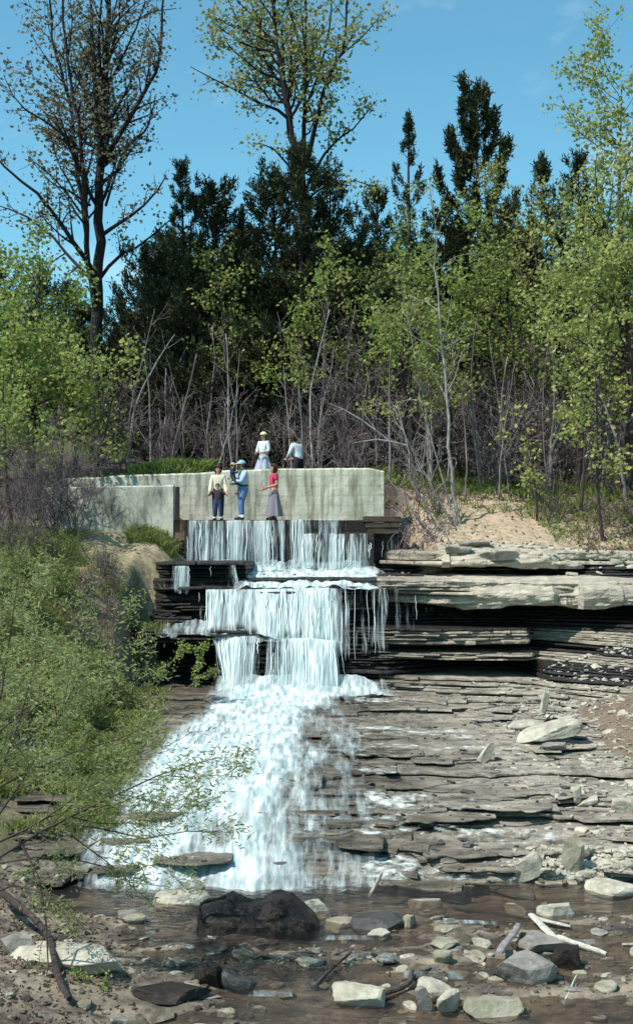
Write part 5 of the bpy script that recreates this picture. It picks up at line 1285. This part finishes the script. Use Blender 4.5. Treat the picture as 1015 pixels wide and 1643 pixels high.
# grass, dead leaves
def tufts(n, sampler, seed, h=.25, w=.012, blades=9, z0=30):
    rr = random.Random(seed); rs = np.random.RandomState(seed); base = []
    for _ in range(n):
        X, Y = sampler(rr); p, nr = down(X, Y, z0)
        if p is not None: base.append(p[:])
    base = np.array(base); N = len(base)*blades
    c = np.repeat(base, blades, 0) + np.c_[rs.normal(size=(N, 2))*.06, np.zeros(N)]
    d = np.c_[rs.normal(size=(N, 2))*.45, np.ones(N)]; L = h*rs.uniform(.4, 1.2, (N, 1)); x = np.c_[rs.normal(size=(N, 2)), np.zeros(N)]; x /= np.linalg.norm(x, axis=1)[:, None]
    mid = c + d*L*.6; tip = c + d*L + np.c_[d[:, :2]*L*.4, -.1*L]
    V = np.stack([c - x*w, c + x*w, mid + x*w*.8, tip, mid - x*w*.8], 1).reshape(-1, 3)
    i = np.arange(N)*5
    mb = MB(); mb.add(V, np.stack([i, i+1, i+2, i+3, i+4], -1)); return mb
def lb_s(rr):
    while 1:
        Y = rr.uniform(20, 35.3); x = rr.uniform(-30, 270 - max(0, 30-Y)*9); X = (x - HX)*Y/F
        bare = np.hypot((X + 4.9)/1.5, (Y - 34.6)/1.9) < 1.0 or (x > 120 and Y > 28 and rr.random() < .8)
        if not bare and float(fbm(np.array([X*.9]), np.array([Y*.9]), s=57)[0]) > -.12 - .25*(X < -5.6): return X, Y
tag(tufts(4600, lb_s, 1, .20, .012).build('grass', M['weed']), 'rough grass and weeds covering the left bank', 'grass', kind='stuff')
tag(tufts(500, lambda rr: (rr.uniform(-5.6, -3.3), rr.uniform(37.6, 38.6)), 2, .32, .014).build('grass', M['bright']), 'strip of bright green grass along the top of the wall', 'grass', kind='stuff')
tag(tufts(1300, lambda rr: (rr.uniform(1.5, 10.5), rr.uniform(39.4, 45) if rr.random() < .85 else rr.uniform(36.5, 40)), 3, .28, .014).build('grass', M['grass']), 'patchy green undergrowth at the edge of the wood on the right', 'grass', kind='stuff')
tag(tufts(260, lambda rr: (rr.uniform(6.5, 10), rr.uniform(34.6, 39)), 7, .16, .012).build('grass', M['weed']), 'small weeds scattered on the bare slope on the right', 'grass', kind='stuff')
tag(tufts(160, lambda rr: (rr.uniform(-5.3, -4.0), rr.uniform(35.0, 35.8)), 4, .28, .014).build('grass', M['weed']), 'weeds at the foot of the stained wall', 'grass', kind='stuff')
rr = random.Random(6); an = []
for _ in range(9000):
    Y = rr.uniform(33.5, 45); x = rr.uniform(600, 1030); X = (x - HX)*Y/F
    if Y < 38.5 and X < 7.2 and rr.random() < .93: continue
    p, nr = down(X, Y)
    if p is not None: an.append((p.x, p.y, p.z + .03))
tag(leaves(an, 1, .02, .11, .08, 5).build('leaf_litter', M['litter']), 'dead leaves strewn over the right bank', 'leaves', kind='stuff')
an = []
for _ in range(6000):
    X, Y = rr.uniform(-6.5, -2.2), rr.uniform(11, 18.6); p, nr = down(X, Y)
    if p is not None and p.z > .02: an.append((p.x, p.y, p.z + .015))
tag(leaves(an, 1, .02, .07, .035, 6).build('leaf_litter', M['litter']), 'dead leaves and twigs under the willow', 'leaves', kind='stuff')

# ------------------------------------------------------------------ people
def skin(nodes, edges, name, mat, parent, sub=2, root=0):
    """nodes: {key: (co, radius)}; one continuous grown surface"""
    keys = list(nodes); ix = {k: i for i, k in enumerate(keys)}
    me = bpy.data.meshes.new('tmp'); me.from_pydata([nodes[k][0] for k in keys], [(ix[a], ix[b]) for a, b in edges], [])
    o = bpy.data.objects.new('tmp', me); COL.objects.link(o)
    md = o.modifiers.new('skin', 'SKIN'); md.use_smooth_shade = True
    for i, k in enumerate(keys):
        r_ = nodes[k][1]; me.skin_vertices[0].data[i].radius = (r_, r_) if not hasattr(r_, '__len__') else r_
        me.skin_vertices[0].data[i].use_root = (i == root)
    s2 = o.modifiers.new('sub', 'SUBSURF'); s2.levels = sub; s2.render_levels = sub
    dg = bpy.context.evaluated_depsgraph_get(); ev = o.evaluated_get(dg)
    m2 = bpy.data.meshes.new_from_object(ev); m2.name = name; m2.materials.clear(); m2.materials.append(M[mat])
    bpy.data.objects.remove(o); bpy.data.meshes.remove(me)
    for p in m2.polygons: p.use_smooth = True
    q = bpy.data.objects.new(name, m2); COL.objects.link(q); q.parent = parent; return q
M['skin'] = flat('skin', (.52, .30, .21), .6, .08)
for nm, c in dict(cream=(.72, .66, .50), navy=(.014, .014, .03), brownshirt=(.05, .035, .04), denim=(.11, .18, .33), denim_dark=(.05, .06, .14), cuff=(.45, .52, .62), blueshirt=(.36, .47, .56), cap=(.28, .42, .50), red=(.50, .05, .10),
                  greyskirt=(.22, .19, .22), plaid=(.03, .045, .065), tan=(.50, .33, .20), lilac=(.40, .40, .49), white=(.58, .63, .66), black=(.02, .017, .02), leather=(.09, .04, .03), hair_brown=(.07, .03, .018), hair_red=(.16, .06, .025), hair_dark=(.03, .018, .013), straw=(.70, .58, .40), palecloth=(.62, .58, .46)).items():
    M[nm] = flat('cloth_' + nm if not nm.startswith('hair') else nm, c, .9, .18, 40)
BASE = dict(pelvis=((0, 0, .53), .082), waist=((0, .0, .61), .070), chest=((0, 0, .72), .084), nb=((0, .008, .81), .045), neck=((0, 0, .85), .032), jaw=((0, -.016, .885), .042), skull=((0, -.004, .935), .058), crown=((0, 0, .975), .044),
    shL=((.10, 0, .795), .042), elL=((.135, .01, .63), .028), wrL=((.145, -.03, .49), .019), haL=((.145, -.04, .445), .022),
    shR=((-.10, 0, .795), .042), elR=((-.135, .01, .63), .028), wrR=((-.145, -.03, .49), .019), haR=((-.145, -.04, .445), .022),
    hiL=((.052, 0, .49), .066), knL=((.056, -.012, .275), .040), anL=((.056, .01, .05), .026), toL=((.064, -.085, .022), .022),
    hiR=((-.052, 0, .49), .066), knR=((-.056, -.012, .275), .040), anR=((-.056, .01, .05), .026), toR=((-.064, -.085, .022), .022))
BE = [('pelvis', 'waist'), ('waist', 'chest'), ('chest', 'nb'), ('nb', 'neck'), ('neck', 'jaw'), ('jaw', 'skull'), ('skull', 'crown')] + [e for s_ in 'LR' for e in (('chest', 'sh'+s_), ('sh'+s_, 'el'+s_), ('el'+s_, 'wr'+s_), ('wr'+s_, 'ha'+s_), ('pelvis', 'hi'+s_), ('hi'+s_, 'kn'+s_), ('kn'+s_, 'an'+s_), ('an'+s_, 'to'+s_))]
def person(label, loc, rz, H, pose=None, top=None, sleeve='long', bottom=None, cuffs=None, skirt=None, hair=None, hairlen=0.0, curly=0, hat=None, shoes='leather', wide=1.0, belt=None):
    t = thing('person', label, 'person', loc, rz)
    nd = {k: (Vector(v[0]), v[1]) for k, v in BASE.items()}
    for k, v in (pose or {}).items(): nd[k] = (Vector(v), nd[k][1])
    sc = lambda k, f=1.0, dz=0: ((nd[k][0] + Vector((0, 0, dz)))*H, nd[k][1]*H*f*(wide if k in ('waist', 'pelvis', 'chest') else 1))
    body = skin({k: sc(k, .88) for k in nd}, BE, 'body', 'skin', t)
    # fingers, nose, ears grow out of the same mesh
    mb = MB(); rr = random.Random(3)
    for s_ in 'LR':
        w_, h_ = nd['wr'+s_][0]*H, nd['ha'+s_][0]*H; d = (h_ - w_).normalized(); sd = d.cross(Vector((0, 1, 0)) if abs(d.y) < .8 else Vector((1, 0, 0))).normalized(); cr = d.cross(sd)
        for f, (o_, l_) in enumerate(((-.015, .048), (-.005, .054), (.005, .051), (.014, .040))):
            a = h_ + sd*o_*H*.9; mb.tube([a, a + d*l_*H*.45, a + (d + cr*.35)*l_*H*.75, a + (d*.9 + cr*.75)*l_*H], [.0058*H, .0056*H, .005*H, .0038*H], 6)
        a = w_.lerp(h_, .5) + sd*.012*H; mb.tube([a, a + (d*.5 + sd*.7)*.022*H, a + (d*.85 + sd*.75)*.040*H], [.0072*H, .0066*H, .0048*H], 6)
    hd = (nd['skull'][0] - nd['jaw'][0]); fw = Vector((0, -1, 0)); up_ = (nd['crown'][0] - nd['neck'][0]).normalized()
    if abs(up_.y) > .4: fw = Vector((0, -up_.z, up_.y)).normalized()
    rt_ = up_.cross(fw).normalized(); cs = nd['skull'][0]*H; 
    nose = cs + fw*.050*H - up_*.018*H
    mb.tube([nose + up_*.018*H - fw*.004*H, nose + fw*.006*H, nose + fw*.014*H - up_*.012*H, nose - up_*.018*H], [.004*H, .006*H, .009*H, .006*H], 7)
    for sg in (-1, 1): mb.tube([cs + rt_*sg*.050*H + up_*.006*H, cs + rt_*sg*.059*H - up_*.010*H + fw*-.004*H, cs + rt_*sg*.050*H - up_*.026*H], [.006*H, .011*H, .006*H], 7)
    bmx = bmesh.new(); bmx.from_mesh(body.data); m2 = mb.mesh('x'); bmx.from_mesh(m2); bmx.to_mesh(body.data); bmx.free(); bpy.data.meshes.remove(m2)
    mb = MB()
    for sg in (-1, 1): mb.add(IC2_V*.0075*H + np.array((cs + fw*.0475*H + rt_*sg*.021*H - up_*.002*H)[:]), IC2_F)
    mb.build('eyes', M['hair_dark'], t)
    mc = cs + fw*.049*H - up_*.048*H; mb = MB(); mb.tube([mc - rt_*.016*H - fw*.006*H, mc, mc + rt_*.016*H - fw*.006*H], [.003*H, .0055*H, .003*H], 6); mb.build('mouth', M['red'], t)
    if top:
        e = {'long': ('sh', 'el', 'wr'), 'short': ('sh', 'el'), 'half': ('sh', 'el', 'wr')}[sleeve]
        q = {k: sc(k, f) for k, f in (('pelvis', 1.0), ('waist', 1.10), ('chest', 1.14), ('nb', 1.12))}
        ed = [('pelvis', 'waist'), ('waist', 'chest'), ('chest', 'nb')]
        for s_ in 'LR':
            q['sh'+s_] = sc('sh'+s_, 1.2); prev = 'sh'+s_; ed.append(('chest', prev))
            if sleeve == 'short': q['el'+s_] = (nd['sh'+s_][0].lerp(nd['el'+s_][0], .62)*H, nd['el'+s_][1]*H*1.45); ed.append((prev, 'el'+s_))
            else:
                q['el'+s_] = sc('el'+s_, 1.3); q['wr'+s_] = (nd['el'+s_][0].lerp(nd['wr'+s_][0], .92 if sleeve == 'long' else .5)*H, nd['wr'+s_][1]*H*1.35); ed += [(prev, 'el'+s_), ('el'+s_, 'wr'+s_)]
        q['pelvis'] = (nd['pelvis'][0].lerp(nd['waist'][0], -.35 if not (skirt or belt) else .1)*H, nd['pelvis'][1]*H*(1.22 if not (skirt or belt) else 1.05)*wide)
        skin(q, ed, 'shirt', top, t)
    if bottom:
        q = {'waist': (nd['pelvis'][0].lerp(nd['waist'][0], .8 if belt else 1.25)*H, nd['waist'][1]*H*1.08*wide), 'pelvis': sc('pelvis', 1.10)}; ed = [('waist', 'pelvis')]
        for s_ in 'LR':
            q['hi'+s_] = sc('hi'+s_, 1.12); q['kn'+s_] = sc('kn'+s_, 1.35); q['an'+s_] = sc('an'+s_, 1.65, .012); ed += [('pelvis', 'hi'+s_), ('hi'+s_, 'kn'+s_), ('kn'+s_, 'an'+s_)]
        skin(q, ed, 'trousers', bottom, t, root=1)
        if cuffs:
            for s_ in 'LR':
                a = nd['an'+s_][0]*H; mb = MB(); mb.tube([a + Vector((0, 0, -.012*H)), a + Vector((0, 0, .035*H))], [.047*H, .046*H], 12); mb.build('cuff', M[cuffs], t, smooth=True)
    if belt:
        a = nd['pelvis'][0].lerp(nd['waist'][0], .62)*H; mb = MB(); mb.tube([a - Vector((0, 0, .012*H)), a + Vector((0, 0, .012*H))], [.083*H*wide]*2, 16); mb.build('belt', M[belt], t, smooth=True)
    if skirt:
        mt, hem, flare = skirt; rows = []
        n_ = 48; th = np.linspace(0, 2*PI, n_ + 1); zt = nd['waist'][0].z*H; zb = hem*H
        for k in range(15):
            u = k/14; c = nd['waist'][0].lerp(nd['pelvis'][0], min(1, u*2.2))*H
            r_ = H*(.072*wide + (.092 - .072)*min(1, u*3.2) + flare*max(0, u - .15)**1.1)
            fold = 1 + (.10*np.sin(th*7 + .6) + .05*np.sin(th*12))*min(1, u*1.3)
            rows.append(np.stack([c.x + np.cos(th)*r_*fold, c.y + np.sin(th)*r_*.86*fold, np.full(n_+1, zt + (zb - zt)*u)], -1))
        mb = MB(); mb.grid(np.stack(rows)); mb.build('skirt', M[mt], t, smooth=True)
    def headshell(f, zcut, mat, nm, lump=0.0, sd=1, back=0.0):
        v = IC2_V if False else ICO_V.copy(); keepf = []
        q = v*np.array((.060, .066, .064))*H*f; q[:, 1] += .004*H
        q = q + v*(fbm(v[:, 0]*4, v[:, 1]*4, v[:, 2]*4, s=sd)[:, None]*lump*H)
        if back: 
            lo = v[:, 2] < 0; q[lo, 2] *= 1 + back; 
        ok = ~((v[:, 1] < -.35) & (v[:, 2] < zcut)) & (v[:, 2] > -.75 - .25*(back > 0))
        fs = ICO_F[ok[ICO_F].all(1)]
        B_ = np.array([list(rt_), list(-fw), list(up_)])
        mb = MB(); mb.add(q @ B_ + np.array((cs + up_*.004*H)[:]), fs); return mb.build(nm, M[mat], t, smooth=True)
    if hair: headshell(1.10 + .10*(curly > 0), .45, hair, 'hair', .006 + .012*curly, 3, hairlen)
    if hat:
        mt, kind = hat
        v = ICO_V; ok = v[:, 2] > .12; fs = ICO_F[ok[ICO_F].all(1)]; B_ = np.array([list(rt_), list(-fw), list(up_)])
        mb = MB(); mb.add((v*np.array((.070, .076, .072))*H) @ B_ + np.array((cs + up_*.004*H)[:]), fs); mb.build('hat', M[mt], t, smooth=True)
        th = np.linspace(0, 2*PI, 25); r0 = np.stack([np.cos(th)*.069, np.sin(th)*.075, np.full(25, .012)], -1)
        if kind == 'peak': r1 = np.stack([np.cos(th)*.071, np.where(np.sin(th) < 0, np.sin(th)*.135, np.sin(th)*.077), np.where(np.sin(th) < 0, -.004, .012)], -1)
        elif kind == 'dome': r1 = r0 + np.array((0, 0, -.004))
        else: r1 = np.stack([np.cos(th)*.115, np.sin(th)*.12, np.full(25, .002)], -1)
        mb = MB(); G = np.stack([r0, r1, r1 + np.array((0, 0, .006)), r0 + np.array((0, 0, .008))])*H
        mb.grid((G.reshape(-1, 3) @ B_ + np.array((cs + up_*.006*H)[:])).reshape(G.shape)); mb.build('hat_brim', M[mt], t, smooth=True)
    if shoes:
        for s_ in 'LR':
            a, b = nd['an'+s_][0]*H, nd['to'+s_][0]*H; c = a.lerp(b, .55); d = (b - a); yaw = math.atan2(d.x, -d.y)
            v = ICO_V.copy(); v[:, 2] = np.maximum(v[:, 2], -.55); v = v*np.array((.033, .088, .036))*H
            v[:, 2] *= np.interp(v[:, 1], [-.088*H, 0, .088*H], [.75, 1.05, 1.2])
            mb = MB(); mb.add(v @ rot(0, 0, yaw).T + np.array((c.x, c.y, nd['an'+s_][0].z*H*.0 + .021*H + min(a.z, .05*H) - .05*H)), ICO_F); mb.build('shoe', M[shoes], t, smooth=True)
    return t
def foot(x, y, Y): return P(x, y, Y)
Zs = ZC + .015
def onsill(x, Y): return Vector(((x - HX)*Y/F, Y, Zs))
hp = 1.57
person('woman in a cream blouse with curly brown hair holding the hands of the small boy', onsill(350, 35.80), R(4), hp,
       dict(elL=(.135, -.03, .62), wrL=(.155, -.13, .50), haL=(.160, -.155, .462), elR=(-.135, -.03, .62), wrR=(-.155, -.13, .50), haR=(-.160, -.155, .462)),
       top='cream', bottom='navy', hair='hair_brown', hairlen=.35, curly=1, shoes='black', wide=1.05)
person('small boy in a dark shirt and dark jeans standing before the woman in cream', onsill(349, 35.52), R(0), 1.04,
       dict(shL=(.105, 0, .79), elL=(.185, -.02, .72), wrL=(.245, -.02, .70), haL=(.275, -.01, .715), shR=(-.105, 0, .79), elR=(-.185, -.02, .72), wrR=(-.245, -.02, .70), haR=(-.275, -.01, .715),
            knL=(.075, -.012, .275), anL=(.085, .01, .05), toL=(.10, -.085, .022), knR=(-.075, -.012, .275), anR=(-.085, .01, .05), toR=(-.10, -.085, .022)),
       top='brownshirt', bottom='denim_dark', cuffs='cuff', hair='hair_red', shoes='leather', wide=1.12)
person('man in a light blue shirt, blue cap and rolled jeans carrying a child', onsill(389, 35.62), R(-62), 1.70,
       dict(elL=(.13, -.08, .635), wrL=(.02, -.19, .665), haL=(-.03, -.20, .68), elR=(-.13, -.07, .63), wrR=(-.05, -.20, .60), haR=(.0, -.215, .60),
            waist=(0, .012, .61), chest=(0, .015, .72), knL=(.056, -.05, .275), anL=(.056, -.03, .05), toL=(.064, -.125, .022), jaw=(0, -.022, .885), skull=(0, -.016, .935)),
       top='blueshirt', bottom='denim', cuffs='cuff', hair='hair_dark', hat=('cap', 'peak'), shoes='leather', belt='black', wide=1.12)
mp_ = onsill(389, 35.62)
person('small child in dark plaid with a tan cap carried in the arms of the man', (mp_.x - .27, mp_.y - .12, Zs + .73), R(70), .90,
       dict(knL=(.075, -.14, .44), anL=(.07, -.15, .27), toL=(.075, -.21, .24), knR=(-.075, -.14, .44), anR=(-.07, -.15, .27), toR=(-.075, -.21, .24),
            elL=(.15, -.06, .68), wrL=(.10, -.14, .72), haL=(.08, -.16, .74), elR=(-.15, -.06, .68), wrR=(-.10, -.14, .70), haR=(-.08, -.16, .71), chest=(0, -.01, .70), hiL=(.055, -.03, .48), hiR=(-.055, -.03, .48)),
       top='plaid', bottom='plaid', hair='hair_red', hat=('tan', 'peak'), shoes='leather', wide=1.1)
person('woman in a red blouse and long grey skirt standing on the right of the dam', onsill(439, 35.60), R(-70), 1.60,
       dict(elL=(.125, .02, .63), wrL=(.10, -.12, .585), haL=(.085, -.165, .58), elR=(-.125, .02, .63), wrR=(-.09, -.13, .56), haR=(-.07, -.17, .55), jaw=(0, -.022, .882), skull=(0, -.012, .932)),
       top='red', sleeve='short', skirt=('greyskirt', .07, .10), hair='hair_brown', hairlen=.45, curly=.6, shoes='leather', wide=1.05)
wq = 38.6
person('woman in a pale lilac dress with a light head covering standing behind the wall', ((423 - HX)*wq/F, wq, 6.98), R(-35), 1.62,
       dict(elL=(.14, -.02, .64), wrL=(.06, -.12, .60), haL=(.02, -.15, .60), elR=(-.14, -.02, .64), wrR=(-.10, -.12, .58), haR=(-.06, -.16, .58)),
       top='white', sleeve='half', skirt=('lilac', .25, .10), hair='hair_dark', hat=('straw', 'dome'), shoes='black', wide=1.05)
wq = 38.9
person('man in a white shirt and dark trousers standing turned away behind the wall', ((479 - HX)*wq/F, wq, 6.86), R(-128), 1.72,
       dict(waist=(0, -.01, .61), chest=(0, -.045, .715), nb=(0, -.075, .80), neck=(0, -.10, .835), jaw=(0, -.145, .85), skull=(0, -.145, .90), crown=(0, -.15, .94),
            shL=(.105, -.06, .785), elL=(.15, -.09, .63), wrL=(.09, -.20, .56), haL=(.06, -.235, .55), shR=(-.105, -.06, .785), elR=(-.15, -.09, .63), wrR=(-.09, -.20, .56), haR=(-.06, -.235, .55)),
       top='white', bottom='black', hair='hair_dark', shoes='black', wide=1.1)
